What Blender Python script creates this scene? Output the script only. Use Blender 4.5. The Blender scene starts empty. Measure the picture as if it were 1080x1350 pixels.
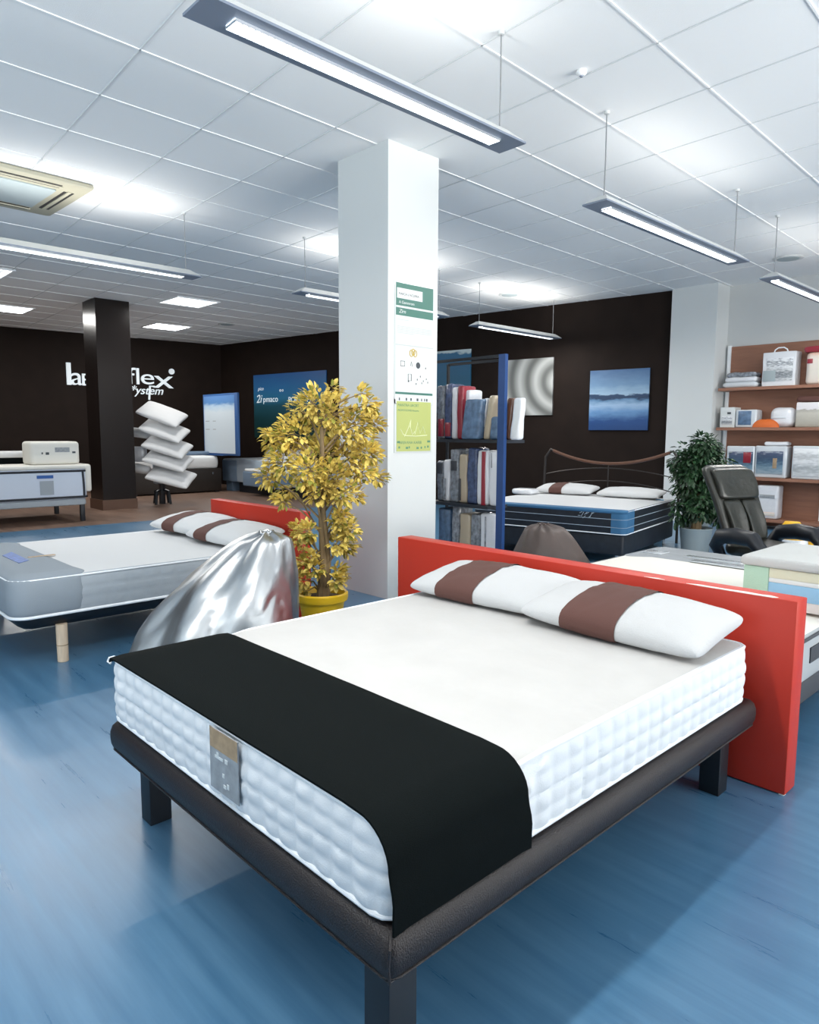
import bpy, bmesh, math, random
from math import sin, cos, pi, radians, tan, sqrt, atan2
from mathutils import Vector, Matrix, noise
rnd = random.Random(7)
S = bpy.context.scene
COL = S.collection

# ------------------------------------------------------------------ camera
FPX, PITCH, ROLL, YAW, EYE = 925.0, radians(6.4), radians(0.3), radians(46.5), 1.456
FW = Vector((-sin(YAW)*cos(PITCH), cos(YAW)*cos(PITCH), -sin(PITCH)))
_r0 = Vector((cos(YAW), sin(YAW), 0)); _u0 = _r0.cross(FW)
RT = _r0*cos(ROLL) + _u0*sin(ROLL)
UP = _u0*cos(ROLL) - _r0*sin(ROLL)
cd = bpy.data.cameras.new('camera'); cam = bpy.data.objects.new('camera', cd); COL.objects.link(cam)
cd.sensor_fit = 'VERTICAL'; cd.sensor_height = 36.0; cd.lens = 36.0*FPX/1350.0
cd.clip_start = 0.05; cd.clip_end = 100
M_ = Matrix((RT, UP, -FW)).transposed().to_4x4(); M_.translation = Vector((0, 0, EYE))
cam.matrix_world = M_
S.camera = cam
# ------------------------------------------------------------------ exposure, world, daylight fill
S.view_settings.view_transform = 'Standard'; S.view_settings.look = 'None'
S.view_settings.gamma = 1.0; S.view_settings.exposure = 0.0; S.view_settings.use_curve_mapping = False
W = bpy.data.worlds.new('world'); S.world = W; W.use_nodes = True
W.node_tree.nodes['Background'].inputs[0].default_value = (0.75, 0.88, 1.0, 1)
W.node_tree.nodes['Background'].inputs[1].default_value = 1.0
def area(name, loc, direction, sx, sy, power, color, spread=180):
    l = bpy.data.lights.new(name, 'AREA'); l.shape = 'RECTANGLE'; l.size = sx; l.size_y = sy
    l.energy = power; l.color = color; l.spread = radians(spread)
    o = bpy.data.objects.new(name, l); COL.objects.link(o); o.location = loc
    o.rotation_euler = Vector(direction).to_track_quat('-Z', 'Y').to_euler()
    return o
P_WIN_R, P_WIN_B = 660, 205      # fill lights added at the unseen shop windows, tilted up to brighten the ceiling
P_DOWN, P_UP = 34, 8            # each pendant lamp
LAMPC = (1.0, 0.97, 0.92)
area('daylight_fill_right', (5.55, 5.2, 1.75), (-1, -.12, .75), 6.4, 2.5, P_WIN_R, (1.0, 0.985, 0.95), 125)
area('daylight_fill_rear', (-2.5, -4.5, 1.7), (-.6, 1, .85), 6.5, 2.4, P_WIN_B, (0.88, 0.965, 1.0), 130)
CEIL = 3.856
# ------------------------------------------------------------------ pixel helper: a photo pixel on a plane of the room
EY = Vector((0, 0, EYE))
def ray(px, py): return FW*FPX + RT*(px-540) - UP*(py-675)
def atx(px, py, X): d = ray(px, py); return EY + d*(X/d.x)
def aty(px, py, Y): d = ray(px, py); return EY + d*(Y/d.y)
def atz(px, py, Z): d = ray(px, py); return EY + d*((Z-EYE)/d.z)
def atd(px, py, D): return EY + ray(px, py)*(D/FPX)
# ------------------------------------------------------------------ materials
def mat(name, col, rough=.6, metal=0., var=0., vscale=6., bump=0., bscale=60., emit=0., spec=.5, stretch=(1, 1, 1), sheen=0., coat=0.):
    m = bpy.data.materials.new(name); m.use_nodes = True
    nt = m.node_tree; b = nt.nodes['Principled BSDF']
    b.inputs['Base Color'].default_value = (*col, 1); b.inputs['Roughness'].default_value = rough
    b.inputs['Metallic'].default_value = metal; b.inputs['Specular IOR Level'].default_value = spec
    if sheen: b.inputs['Sheen Weight'].default_value = sheen
    if coat: b.inputs['Coat Weight'].default_value = coat
    if emit:
        b.inputs['Emission Color'].default_value = (*col, 1); b.inputs['Emission Strength'].default_value = emit
    if var or bump:
        tc = nt.nodes.new('ShaderNodeTexCoord'); mp = nt.nodes.new('ShaderNodeMapping')
        mp.inputs['Scale'].default_value = stretch
        nt.links.new(tc.outputs['Object'], mp.inputs[0])
    if var:
        n = nt.nodes.new('ShaderNodeTexNoise'); n.inputs['Scale'].default_value = vscale; n.inputs['Detail'].default_value = 5
        nt.links.new(mp.outputs[0], n.inputs['Vector'])
        mx = nt.nodes.new('ShaderNodeMix'); mx.data_type = 'RGBA'
        mx.inputs[6].default_value = (*[c*(1-var) for c in col], 1); mx.inputs[7].default_value = (*[min(1, c*(1+var)) for c in col], 1)
        rp = nt.nodes.new('ShaderNodeMapRange'); rp.inputs[1].default_value = .3; rp.inputs[2].default_value = .7
        nt.links.new(n.outputs[0], rp.inputs[0]); nt.links.new(rp.outputs[0], mx.inputs[0]); nt.links.new(mx.outputs[2], b.inputs['Base Color'])
    if bump:
        n2 = nt.nodes.new('ShaderNodeTexNoise'); n2.inputs['Scale'].default_value = bscale; n2.inputs['Detail'].default_value = 4
        nt.links.new(mp.outputs[0], n2.inputs['Vector'])
        bp = nt.nodes.new('ShaderNodeBump'); bp.inputs['Strength'].default_value = bump; bp.inputs['Distance'].default_value = .01
        nt.links.new(n2.outputs[0], bp.inputs['Height']); nt.links.new(bp.outputs[0], b.inputs['Normal'])
    return m
MT = {}
def mk(k, *a, **kw): MT[k] = mat(k, *a, **kw); return MT[k]
mk('white_paint', (.66, .685, .685), .75, bump=.05, bscale=90)
mk('ceiling_tile', (.86, .87, .87), .9, bump=.12, bscale=160)
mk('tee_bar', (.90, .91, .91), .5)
mk('tee_shade', (.70, .72, .73), .6)  # greyer copy of tee_bar: shade on the cross bars put into the colour
mk('dark_wall', (.014, .0085, .0065), .7, spec=.15, var=.15, vscale=3, bump=.05, bscale=40)
mk('black_pillar', (.012, .008, .007), .25, spec=.28, bump=.02, bscale=20)
mk('skirting', (.10, .05, .03), .5)
mk('white_fabric', (.63, .64, .65), .85, bump=.25, bscale=220)
mk('quilt_white', (.70, .735, .77), .75, bump=.12, bscale=260)
mk('mattress_top', (.52, .512, .50), .85, var=.035, vscale=5, bump=.5, bscale=9)
mk('pillow_white', (.54, .545, .55), .85, bump=.25, bscale=220)
mk('white_piping', (.82, .85, .88), .6)
mk('black_cover', (.0035, .0055, .0058), .8, bump=.25, bscale=420, spec=.06)
mk('leatherette', (.013, .0085, .0085), .42, bump=.35, bscale=260)
mk('black_wood', (.006, .009, .014), .45)
mk('red_lacquer', (.50, .036, .019), .42, spec=.3)
mk('chipped_wood', (.82, .80, .74), .7, var=.1, vscale=30)
mk('brown_band', (.105, .045, .036), .85, bump=.2, bscale=300)
mk('grey_cover', (.25, .29, .33), .8, bump=.2, bscale=350)
mk('grey_quilt', (.34, .38, .42), .8, bump=.2, bscale=250)
mk('pale_wood', (.66, .52, .38), .5, var=.12, vscale=8, stretch=(6, 6, 1))
mk('silver', (.47, .49, .505), .34, metal=1., bump=.12, bscale=14)
mk('yellow_pot', (.85, .52, .01), .4)
mk('soil', (.05, .03, .015), .95, bump=.5, bscale=40)
mk('bark', (.24, .17, .09), .85, var=.3, vscale=20, bump=.6, bscale=50, stretch=(1, 1, .25))
mk('yellow_leaf', (.80, .57, .13), .6, var=.38, vscale=4.0)
mk('green_leaf', (.018, .055, .020), .45, var=.5, vscale=7)
mk('olive_leaf', (.30, .30, .05), .6, var=.3, vscale=6)
mk('lamp_body', (.22, .26, .33), .45, metal=.3)
mk('lamp_top', (.60, .62, .62), .5)
mk('diffuser', (.93, .97, 1.0), .5, emit=9)
mk('louvre', (.85, .88, .9), .3, metal=.8)
mk('wire', (.30, .31, .32), .4, metal=.6)
mk('cream_plastic', (.40, .385, .30), .5)
mk('grille_dark', (.03, .03, .03), .6)
mk('vent_grey', (.34, .40, .42), .6)
mk('navy_cover', (.010, .014, .022), .5, var=.3, vscale=14)
mk('blue_cover', (.035, .14, .28), .7, bump=.2, bscale=200)
mk('blue_metal', (.010, .048, .175), .4)
mk('navy_wrap', (.05, .075, .16), .22, var=.5, vscale=20, bump=.9, bscale=16, coat=.6)
mk('grey_wrap', (.22, .24, .27), .25, var=.5, vscale=22, bump=.9, bscale=16, coat=.6)
mk('white_wrap', (.72, .74, .78), .25, bump=.9, bscale=16, coat=.5)
mk('red_wrap', (.28, .02, .035), .25, bump=.9, bscale=16, coat=.5)
mk('denim_wrap', (.10, .17, .28), .22, var=.35, vscale=14, bump=.9, bscale=20, coat=.6)
mk('beige_wrap', (.48, .40, .29), .4, bump=.4, bscale=25, coat=.4)
mk('brown_wrap', (.17, .075, .045), .3, bump=.9, bscale=16, coat=.5)
mk('orange_cloth', (.62, .13, .02), .6, bump=.4, bscale=30)
mk('yellow_cloth', (.80, .45, .015), .5, bump=.4, bscale=30)
mk('shelf_wood', (.29, .135, .085), .55, var=.12, vscale=3, stretch=(1, 1, 8))
mk('clear_bag', (.62, .66, .70), .18, bump=.5, bscale=18, coat=.8)
mk('black_leather', (.022, .023, .019), .33, bump=.5, bscale=16)
mk('black_plastic', (.005, .007, .012), .4)
mk('brown_leather', (.065, .047, .042), .5, var=.2, vscale=5, bump=.3, bscale=12)
mk('foam_grey', (.56, .57, .56), .9, bump=.3, bscale=200)
mk('foam_green', (.46, .66, .52), .9, bump=.3, bscale=200)
mk('foam_yellow', (.76, .75, .58), .9, bump=.3, bscale=200)
mk('foam_blue', (.32, .56, .78), .9, bump=.3, bscale=200)
mk('foam_white', (.80, .82, .82), .9, bump=.3, bscale=200)
mk('foam_pink', (.74, .68, .66), .9, bump=.3, bscale=200)
mk('side_grey', (.36, .39, .41), .7)
mk('cover_grey', (.30, .32, .34), .5, var=.15, vscale=6)
mk('charcoal', (.045, .05, .06), .7, bump=.3, bscale=150)
mk('cream_cover', (.78, .76, .70), .85, bump=.3, bscale=150)
mk('dark_brown_base', (.022, .016, .013), .6)
mk('slate_cover', (.13, .19, .27), .8)
mk('pale_blue_cover', (.33, .40, .47), .8)
mk('sign_white', (.82, .90, .95), .5, emit=.25)
mk('iron', (.055, .048, .045), .4, metal=.6)
mk('rail_wood', (.13, .055, .03), .4)
mk('chrome', (.6, .62, .65), .2, metal=1.)
mk('poster_white', (.66, .69, .69), .35)
mk('poster_green', (.055, .175, .14), .35)
mk('poster_lime', (.45, .50, .17), .35)
mk('poster_grey', (.5, .54, .54), .4)
mk('ink', (.05, .06, .07), .5)
mk('ink_green', (.10, .25, .15), .5)
mk('ink_pale', (.75, .80, .50), .5)
mk('ink_gold', (.55, .40, .08), .5)
mk('acrylic', (.62, .66, .66), .15)
mk('panel_blue', (.03, .10, .28), .5)
mk('paper_blue', (.02, .10, .35), .5)
mk('plaster_grey', (.56, .575, .575), .8)
mk('glass_dark', (.6, .7, .8), .05)
mk('tag_grey', (.30, .32, .34), .5, var=.2, vscale=30)
mk('tag_tan', (.36, .26, .16), .6, var=.2, vscale=40)
mk('tag_blue', (.04, .12, .38), .5, var=.3, vscale=40)

def node_mat(name): 
    m = bpy.data.materials.new(name); m.use_nodes = True; MT[name] = m
    return m, m.node_tree, m.node_tree.nodes['Principled BSDF']
def ramp(nt, stops):
    r = nt.nodes.new('ShaderNodeValToRGB'); e = r.color_ramp.elements
    while len(e) > 1: e.remove(e[-1])
    e[0].position = stops[0][0]; e[0].color = (*stops[0][1], 1)
    for p, c in stops[1:]:
        q = e.new(p); q.color = (*c, 1)
    return r
def floor_material(name, c1, c2, rough, planks):
    m, nt, b = node_mat(name); L = nt.links
    tc = nt.nodes.new('ShaderNodeTexCoord'); mp = nt.nodes.new('ShaderNodeMapping')
    mp.inputs['Scale'].default_value = (.55, 7.0, 1); mp.inputs['Rotation'].default_value = (0, 0, radians(-4))
    L.new(tc.outputs['Object'], mp.inputs[0])
    n = nt.nodes.new('ShaderNodeTexNoise'); n.inputs['Scale'].default_value = 2.2; n.inputs['Detail'].default_value = 8; n.inputs['Roughness'].default_value = .62
    L.new(mp.outputs[0], n.inputs['Vector'])
    r = ramp(nt, [(.36, c1), (.68, c2)]); L.new(n.outputs[0], r.inputs[0])
    L.new(r.outputs[0], b.inputs['Base Color'])
    rr = nt.nodes.new('ShaderNodeMapRange'); rr.inputs[1].default_value = .3; rr.inputs[2].default_value = .7
    rr.inputs[3].default_value = rough-.04; rr.inputs[4].default_value = rough+.06
    L.new(n.outputs[0], rr.inputs[0]); L.new(rr.outputs[0], b.inputs['Roughness'])
    b.inputs['Coat Weight'].default_value = .25; b.inputs['Coat Roughness'].default_value = .38
    b.inputs['Specular IOR Level'].default_value = .6
    return m
floor_material('blue_vinyl', (.052, .150, .270), (.086, .208, .345), .30, False)
floor_material('brown_boards', (.14, .085, .06), (.30, .19, .14), .35, True)

def picture_mat(name, stops, nscale, amount, seed=0., rotate=False):
    # a printed picture: vertical ramp (object z of the picture, 0..1) broken by noise
    m, nt, b = node_mat(name); L = nt.links
    tc = nt.nodes.new('ShaderNodeTexCoord'); sp = nt.nodes.new('ShaderNodeSeparateXYZ'); L.new(tc.outputs['Generated'], sp.inputs[0])
    mp = nt.nodes.new('ShaderNodeMapping'); mp.inputs['Scale'].default_value = (1.0, 1.0, 3.0); mp.inputs['Location'].default_value = (seed, seed, seed)
    L.new(tc.outputs['Generated'], mp.inputs[0])
    n = nt.nodes.new('ShaderNodeTexNoise'); n.inputs['Scale'].default_value = nscale; n.inputs['Detail'].default_value = 6
    L.new(mp.outputs[0], n.inputs['Vector'])
    ma = nt.nodes.new('ShaderNodeMath'); ma.operation = 'MULTIPLY_ADD'; ma.inputs[1].default_value = amount; ma.inputs[2].default_value = -amount/2
    L.new(n.outputs[0], ma.inputs[0])
    ad = nt.nodes.new('ShaderNodeMath'); ad.operation = 'ADD'; L.new(ma.outputs[0], ad.inputs[0]); L.new(sp.outputs[2], ad.inputs[1])
    r = ramp(nt, stops); L.new(ad.outputs[0], r.inputs[0]); L.new(r.outputs[0], b.inputs['Base Color'])
    b.inputs['Roughness'].default_value = .4
    return m
picture_mat('lake_picture', [(0, (.008, .045, .16)), (.16, (.012, .06, .20)), (.30, (.12, .26, .48)), (.42, (.30, .44, .62)), (.50, (.10, .22, .38)), (.53, (.012, .035, .09)), (.585, (.015, .05, .12)), (.60, (.30, .44, .58)), (.75, (.14, .26, .42)), (1, (.045, .12, .26))], 5, .16, 1.3)
picture_mat('sea_picture', [(0, (.004, .03, .03)), (.3, (.006, .045, .055)), (.5, (.01, .075, .11)), (.62, (.02, .16, .30)), (.8, (.02, .14, .34)), (1, (.02, .10, .30))], 3, .12, 4.)
picture_mat('teal_picture', [(0, (.01, .06, .11)), (.4, (.01, .09, .16)), (.8, (.012, .10, .20)), (.93, (.015, .12, .24)), (.96, (.5, .6, .62)), (1, (.55, .64, .66))], 4, .25, 8.)
picture_mat('cloud_panel', [(0, (.60, .68, .74)), (.72, (.62, .70, .76)), (.82, (.45, .60, .74)), (.88, (.10, .24, .50)), (1, (.12, .26, .55))], 6, .12, 2.)
picture_mat('mono_print', [(0, (.6, .62, .64)), (.30, (.16, .18, .2)), (.48, (.5, .52, .54)), (.6, (.72, .74, .76)), (.78, (.25, .27, .3)), (.9, (.7, .72, .75)), (1, (.75, .77, .8))], 5, .9, 3.)
picture_mat('blue_linen', [(0, (.34, .42, .48)), (.3, (.16, .26, .34)), (.55, (.05, .10, .17)), (.75, (.03, .06, .12)), (.9, (.05, .07, .14)), (1, (.3, .34, .4))], 4, .7, 6.)
picture_mat('pale_linen', [(0, (.70, .73, .75)), (.3, (.38, .41, .43)), (.5, (.74, .76, .78)), (.7, (.46, .48, .5)), (.9, (.74, .76, .78)), (1, (.76, .78, .8))], 4, .6, 9.)
picture_mat('photo_linen', [(0, (.34, .32, .27)), (.55, (.52, .50, .44)), (.70, (.40, .38, .34)), (.72, (.70, .68, .70)), (1, (.76, .74, .76))], 5, .25, 11.)
picture_mat('pink_linen', [(0, (.68, .60, .54)), (.4, (.66, .62, .56)), (.8, (.72, .66, .60)), (1, (.70, .45, .36))], 4, .3, 12.)
# curved grey stripes
m, nt, b = node_mat('swirl_picture'); L = nt.links
tc = nt.nodes.new('ShaderNodeTexCoord'); mp = nt.nodes.new('ShaderNodeMapping'); mp.inputs['Location'].default_value = (-1.15, 0, -.62); mp.inputs['Scale'].default_value = (1, 0, 1.1)
L.new(tc.outputs['Generated'], mp.inputs[0])
wv = nt.nodes.new('ShaderNodeTexWave'); wv.wave_type = 'RINGS'; wv.rings_direction = 'SPHERICAL'; wv.inputs['Scale'].default_value = .95; wv.inputs['Distortion'].default_value = 1.6; wv.inputs['Detail'].default_value = 1.0; wv.inputs['Detail Scale'].default_value = .7
L.new(mp.outputs[0], wv.inputs[0])
r = ramp(nt, [(0, (.13, .135, .13)), (.35, (.24, .25, .24)), (.8, (.34, .35, .34)), (1, (.44, .45, .44))]); L.new(wv.outputs[0], r.inputs[0]); L.new(r.outputs[0], b.inputs['Base Color'])

# ------------------------------------------------------------------ mesh collector
class MB:
    def __init__(s): s.v = []; s.f = []; s.m = []
    def add(s, vs, fs, mi=0):
        o = len(s.v); s.v += [tuple(v) for v in vs]; s.f += [tuple(i+o for i in f) for f in fs]; s.m += [mi]*len(fs)
        return s
    def box(s, x0, x1, y0, y1, z0, z1, mi=0):
        vs = [(x, y, z) for z in (z0, z1) for y in (y0, y1) for x in (x0, x1)]
        return s.add(vs, [(0, 2, 3, 1), (4, 5, 7, 6), (0, 1, 5, 4), (2, 6, 7, 3), (0, 4, 6, 2), (1, 3, 7, 5)], mi)
    def loops(s, rings, mi=0, cap0=True, cap1=True, capm=None, mids=None):
        n = len(rings[0]); o = []; fs = []; ms = []
        for r in rings: o += list(r)
        for k in range(len(rings)-1):
            for i in range(n):
                j = (i+1) % n
                fs.append((k*n+i, k*n+j, (k+1)*n+j, (k+1)*n+i)); ms.append(mids[k] if mids else mi)
        if cap0: fs.append(tuple(reversed(range(n)))); ms.append(mids[0] if mids else mi)
        if cap1: fs.append(tuple((len(rings)-1)*n+i for i in range(n))); ms.append(capm if capm is not None else (mids[-1] if mids else mi))
        b = len(s.v); s.v += [tuple(v) for v in o]; s.f += [tuple(i+b for i in f) for f in fs]; s.m += ms
        return s
    def rbox(s, x0, x1, y0, y1, z0, z1, r=.02, rv=None, seg=4, mi=0):
        rv = rv if rv is not None else r
        rv = min(rv, (x1-x0)/2-1e-4, (y1-y0)/2-1e-4); r = min(r, (z1-z0)/2-1e-4, (x1-x0)/2-2e-4, (y1-y0)/2-2e-4)
        rings = []
        for k in range(seg+1):
            a = pi/2*k/seg; rings.append(rrect(x0, x1, y0, y1, r*(1-sin(a)), rv, z0+r*(1-cos(a)), seg))
        for k in range(seg+1):
            a = pi/2*k/seg; rings.append(rrect(x0, x1, y0, y1, r*(1-cos(a)), rv, z1-r*(1-sin(a)), seg))
        return s.loops(rings, mi)
    def tube(s, pts, r, n=8, mi=0, closed=False):
        pts = [Vector(p) for p in pts]; rr = r if isinstance(r, (list, tuple)) else [r]*len(pts)
        rings = []; up = None
        for i, p in enumerate(pts):
            if closed: t = pts[(i+1) % len(pts)]-pts[i-1]
            else: t = pts[min(i+1, len(pts)-1)]-pts[max(i-1, 0)]
            t = t.normalized() if t.length > 1e-9 else Vector((0, 0, 1))
            if up is None: up = Vector((0, 0, 1)) if abs(t.z) < .9 else Vector((1, 0, 0))
            a = t.cross(up); a = a.normalized() if a.length > 1e-6 else t.orthogonal().normalized()
            bb = a.cross(t).normalized(); up = bb
            rings.append([p + (a*cos(2*pi*k/n) + bb*sin(2*pi*k/n))*rr[i] for k in range(n)])
        if closed: rings.append(rings[0]); return s.loops(rings, mi, False, False)
        return s.loops(rings, mi)
    def lathe(s, prof, c=(0, 0, 0), n=28, mi=0, cap0=True, cap1=True):
        return s.loops([[(c[0]+r*cos(2*pi*k/n), c[1]+r*sin(2*pi*k/n), c[2]+z) for k in range(n)] for r, z in prof], mi, cap0, cap1)
    def grid(s, fn, nu, nv, mi=0):
        vs = [fn(u/nu, v/nv) for v in range(nv+1) for u in range(nu+1)]
        fs = [(v*(nu+1)+u, v*(nu+1)+u+1, (v+1)*(nu+1)+u+1, (v+1)*(nu+1)+u) for v in range(nv) for u in range(nu)]
        return s.add(vs, fs, mi)
    def extrude(s, poly, axis, a0, a1, mi=0):   # poly of 2-tuples, extruded along axis 'x','y','z'
        def p(q, a): return {'x': (a, q[0], q[1]), 'y': (q[0], a, q[1]), 'z': (q[0], q[1], a)}[axis]
        return s.loops([[p(q, a0) for q in poly], [p(q, a1) for q in poly]], mi)
    def lump(s, amp, freq=7., seed=0., cuts=3, floor_z=0.):
        # soften a packed bundle: finer mesh pushed about by noise, its foot kept flat
        bm = bmesh.new(); vs = [bm.verts.new(v) for v in s.v]
        for f in s.f: bm.faces.new([vs[i] for i in f])
        big = [e for e in bm.edges if e.calc_length() > .05]
        bmesh.ops.subdivide_edges(bm, edges=big, cuts=cuts, use_grid_fill=True)
        bmesh.ops.triangulate(bm, faces=[f for f in bm.faces if len(f.verts) > 4])
        for v in bm.verts:
            q = Vector(v.co)*freq+Vector((seed, seed*1.7, 0))
            d = noise.noise_vector(q)*amp+noise.noise_vector(q*3.1)*amp*.4
            if v.co.z < floor_z+.02: d.z = max(d.z, 0)*.2
            v.co += d
            v.co.z = max(v.co.z, floor_z)
        bm.verts.index_update()
        s.v = [tuple(v.co) for v in bm.verts]; s.f = [tuple(v.index for v in f.verts) for f in bm.faces]; s.m = [0]*len(s.f)
        bm.free(); return s
    def xf(s, M):
        s.v = [tuple(M @ Vector(v)) for v in s.v]; return s
    def build(s, name, mats, parent=None, smooth=35):
        me = bpy.data.meshes.new(name); me.from_pydata(s.v, [], s.f)
        if not isinstance(mats, (list, tuple)): mats = [mats]
        for q in mats: me.materials.append(MT[q] if isinstance(q, str) else q)
        me.polygons.foreach_set('material_index', s.m)
        bm = bmesh.new(); bm.from_mesh(me); bmesh.ops.recalc_face_normals(bm, faces=bm.faces); bm.to_mesh(me); bm.free()
        if smooth:
            me.shade_smooth(); me.set_sharp_from_angle(angle=radians(smooth))
        me.update()
        o = bpy.data.objects.new(name, me); COL.objects.link(o)
        if parent: o.parent = parent
        return o
def rrect(x0, x1, y0, y1, inset, r, z, seg=4):
    x0 += inset; x1 -= inset; y0 += inset; y1 -= inset; r = max(min(r-inset*.6, (x1-x0)/2, (y1-y0)/2), .0008)
    out = []
    for cx, cy, a0 in ((x1-r, y0+r, -pi/2), (x1-r, y1-r, 0), (x0+r, y1-r, pi/2), (x0+r, y0+r, pi)):
        for k in range(seg+1):
            a = a0+pi/2*k/seg; out.append((cx+r*cos(a), cy+r*sin(a), z))
    return out
def tag(o, label, cat, group=None, kind=None):
    o['label'] = label; o['category'] = cat
    if group: o['group'] = group
    if kind: o['kind'] = kind
    return o
def thing(name, label, cat, loc=(0, 0, 0), rz=0., group=None):
    o = bpy.data.objects.new(name, None); COL.objects.link(o); o.empty_display_size = .1
    o.location = loc; o.rotation_euler = (0, 0, rz)
    return tag(o, label, cat, group)
def struct(o): o['kind'] = 'structure'; return o
def dup(src, loc, rz, label, group=None, scale=None):
    r = src.copy(); COL.objects.link(r); r.location = loc; r.rotation_euler = (0, 0, rz); r['label'] = label
    if group: r['group'] = group
    if scale: r.scale = scale
    for ch in list(src.children):
        c = ch.copy(); COL.objects.link(c); c.parent = r
        for g in list(ch.children):
            d = g.copy(); COL.objects.link(d); d.parent = c
    return r
def text_part(name, txt, size, mtl, origin, d, parent=None, depth=.004, align='LEFT', shear=0., sx=1.):
    # lettering standing on a wall: reading direction d (horizontal), up = z
    cu = bpy.data.curves.new(name, 'FONT'); cu.body = txt; cu.size = size; cu.extrude = depth; cu.align_x = align; cu.shear = shear
    tmp = bpy.data.objects.new('tmp_text', cu); COL.objects.link(tmp)
    dg = bpy.context.evaluated_depsgraph_get(); me = bpy.data.meshes.new_from_object(tmp.evaluated_get(dg))
    bpy.data.objects.remove(tmp)
    d = Vector(d).normalized(); n = d.cross(Vector((0, 0, 1)))
    R = Matrix((d, Vector((0, 0, 1)), n)).transposed().to_4x4(); R.translation = Vector(origin)
    me.transform(R @ Matrix.Diagonal((sx, 1, 1, 1))); me.materials.clear(); me.materials.append(MT[mtl]); me.name = name
    o = bpy.data.objects.new(name, me); COL.objects.link(o)
    if parent: o.parent = parent
    return o
def wallbox(mb, origin, d, w, h, t, off=0., mi=0):
    # a flat board on a wall: origin lower-left, reading direction d
    d = Vector(d).normalized(); n = d.cross(Vector((0, 0, 1))); o = Vector(origin)+n*off
    vs = []
    for k in (0, t):
        for z in (0, h):
            for x in (0, w): vs.append(o+d*x+n*k+Vector((0, 0, z)))
    return mb.add(vs, [(0, 1, 3, 2), (4, 6, 7, 5), (0, 4, 5, 1), (2, 3, 7, 6), (0, 2, 6, 4), (1, 5, 7, 3)], mi)

# ================================================================== the setting
XR, YR = 5.4, -4.3
BW0, BW1 = Vector((-18.0, 9.82, 0)), Vector((-5.71, 11.52, 0))
LW0 = Vector((-18.0, 9.82, 0)); LWd = Vector((-.48, -5.31, 0)).normalized()
LWe = LW0 + LWd*14.5
BWd = (BW1-BW0).normalized(); BWn = Vector((BWd.y, -BWd.x, 0))
LWr = -LWd                                    # reading direction on the left wall
LWn = LWr.cross(Vector((0, 0, 1)))
XB = -11.45
struct(MB().add([(XB-.03, YR, 0), (XR, YR, 0), (XR, 12.2, 0), (XB+.3, 12.2, 0)], [(0, 1, 2, 3)]).build('floor', 'blue_vinyl', smooth=0))
struct(MB().add([(LWe.x-.3, LWe.y-.3, 0), (XB-.03, YR-.3, 0), (XB-.03, YR, 0), (XB+.3, 12.2, 0), (-18.4, 12.2, 0)], [(0, 1, 2, 3, 4)]).build('floor_brown', 'brown_boards', smooth=0))
struct(MB().add([(-20, YR-.3, CEIL), (XR, YR-.3, CEIL), (XR, 12.3, CEIL), (-20, 12.3, CEIL)], [(0, 3, 2, 1)]).build('ceiling', 'ceiling_tile', smooth=0))
# exposed tee bars of the tiled ceiling
g = MB(); TS = .79
def bar(p, q, w, mi):
    p = Vector(p); q = Vector(q); d = (q-p).normalized(); s = Vector((-d.y, d.x, 0))*w/2
    vs = []
    for z in (CEIL-.006, CEIL+.004): vs += [(*(p-s).xy, z), (*(p+s).xy, z), (*(q+s).xy, z), (*(q-s).xy, z)]
    g.add(vs, [(0, 1, 2, 3), (4, 7, 6, 5), (0, 4, 5, 1), (1, 5, 6, 2), (2, 6, 7, 3), (3, 7, 4, 0)], mi)
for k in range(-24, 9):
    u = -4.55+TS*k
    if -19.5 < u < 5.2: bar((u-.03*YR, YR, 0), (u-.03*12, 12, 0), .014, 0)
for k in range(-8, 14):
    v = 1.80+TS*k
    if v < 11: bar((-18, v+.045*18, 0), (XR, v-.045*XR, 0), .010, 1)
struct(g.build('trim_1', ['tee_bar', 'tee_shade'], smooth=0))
def wall(name, a, b, z0, z1, m, t=.12, out=None):
    a = Vector(a); b = Vector(b); d = (b-a).normalized(); n = Vector((-d.y, d.x, 0))*t
    if out is not None and n.dot(Vector(out)) < 0: n = -n
    pts = [a, b, b+n, a+n]
    return struct(MB().loops([[(p.x, p.y, z0) for p in pts], [(p.x, p.y, z1) for p in pts]]).build(name, m, smooth=0))
wall('wall_left', LWe, LW0, 0, CEIL, 'dark_wall', out=(-1, 0, 0))
wall('wall_back', BW0, BW1, 0, CEIL, 'dark_wall', out=(0, 1, 0))
wall('wall_back_right', (-5.71, 11.87, 0), (XR, 11.87, 0), 0, CEIL, 'plaster_grey', out=(0, 1, 0))
struct(MB().box(-5.71, -4.95, 11.42, 11.87, 0, CEIL).build('wall_pier', 'white_paint', smooth=0))
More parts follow.
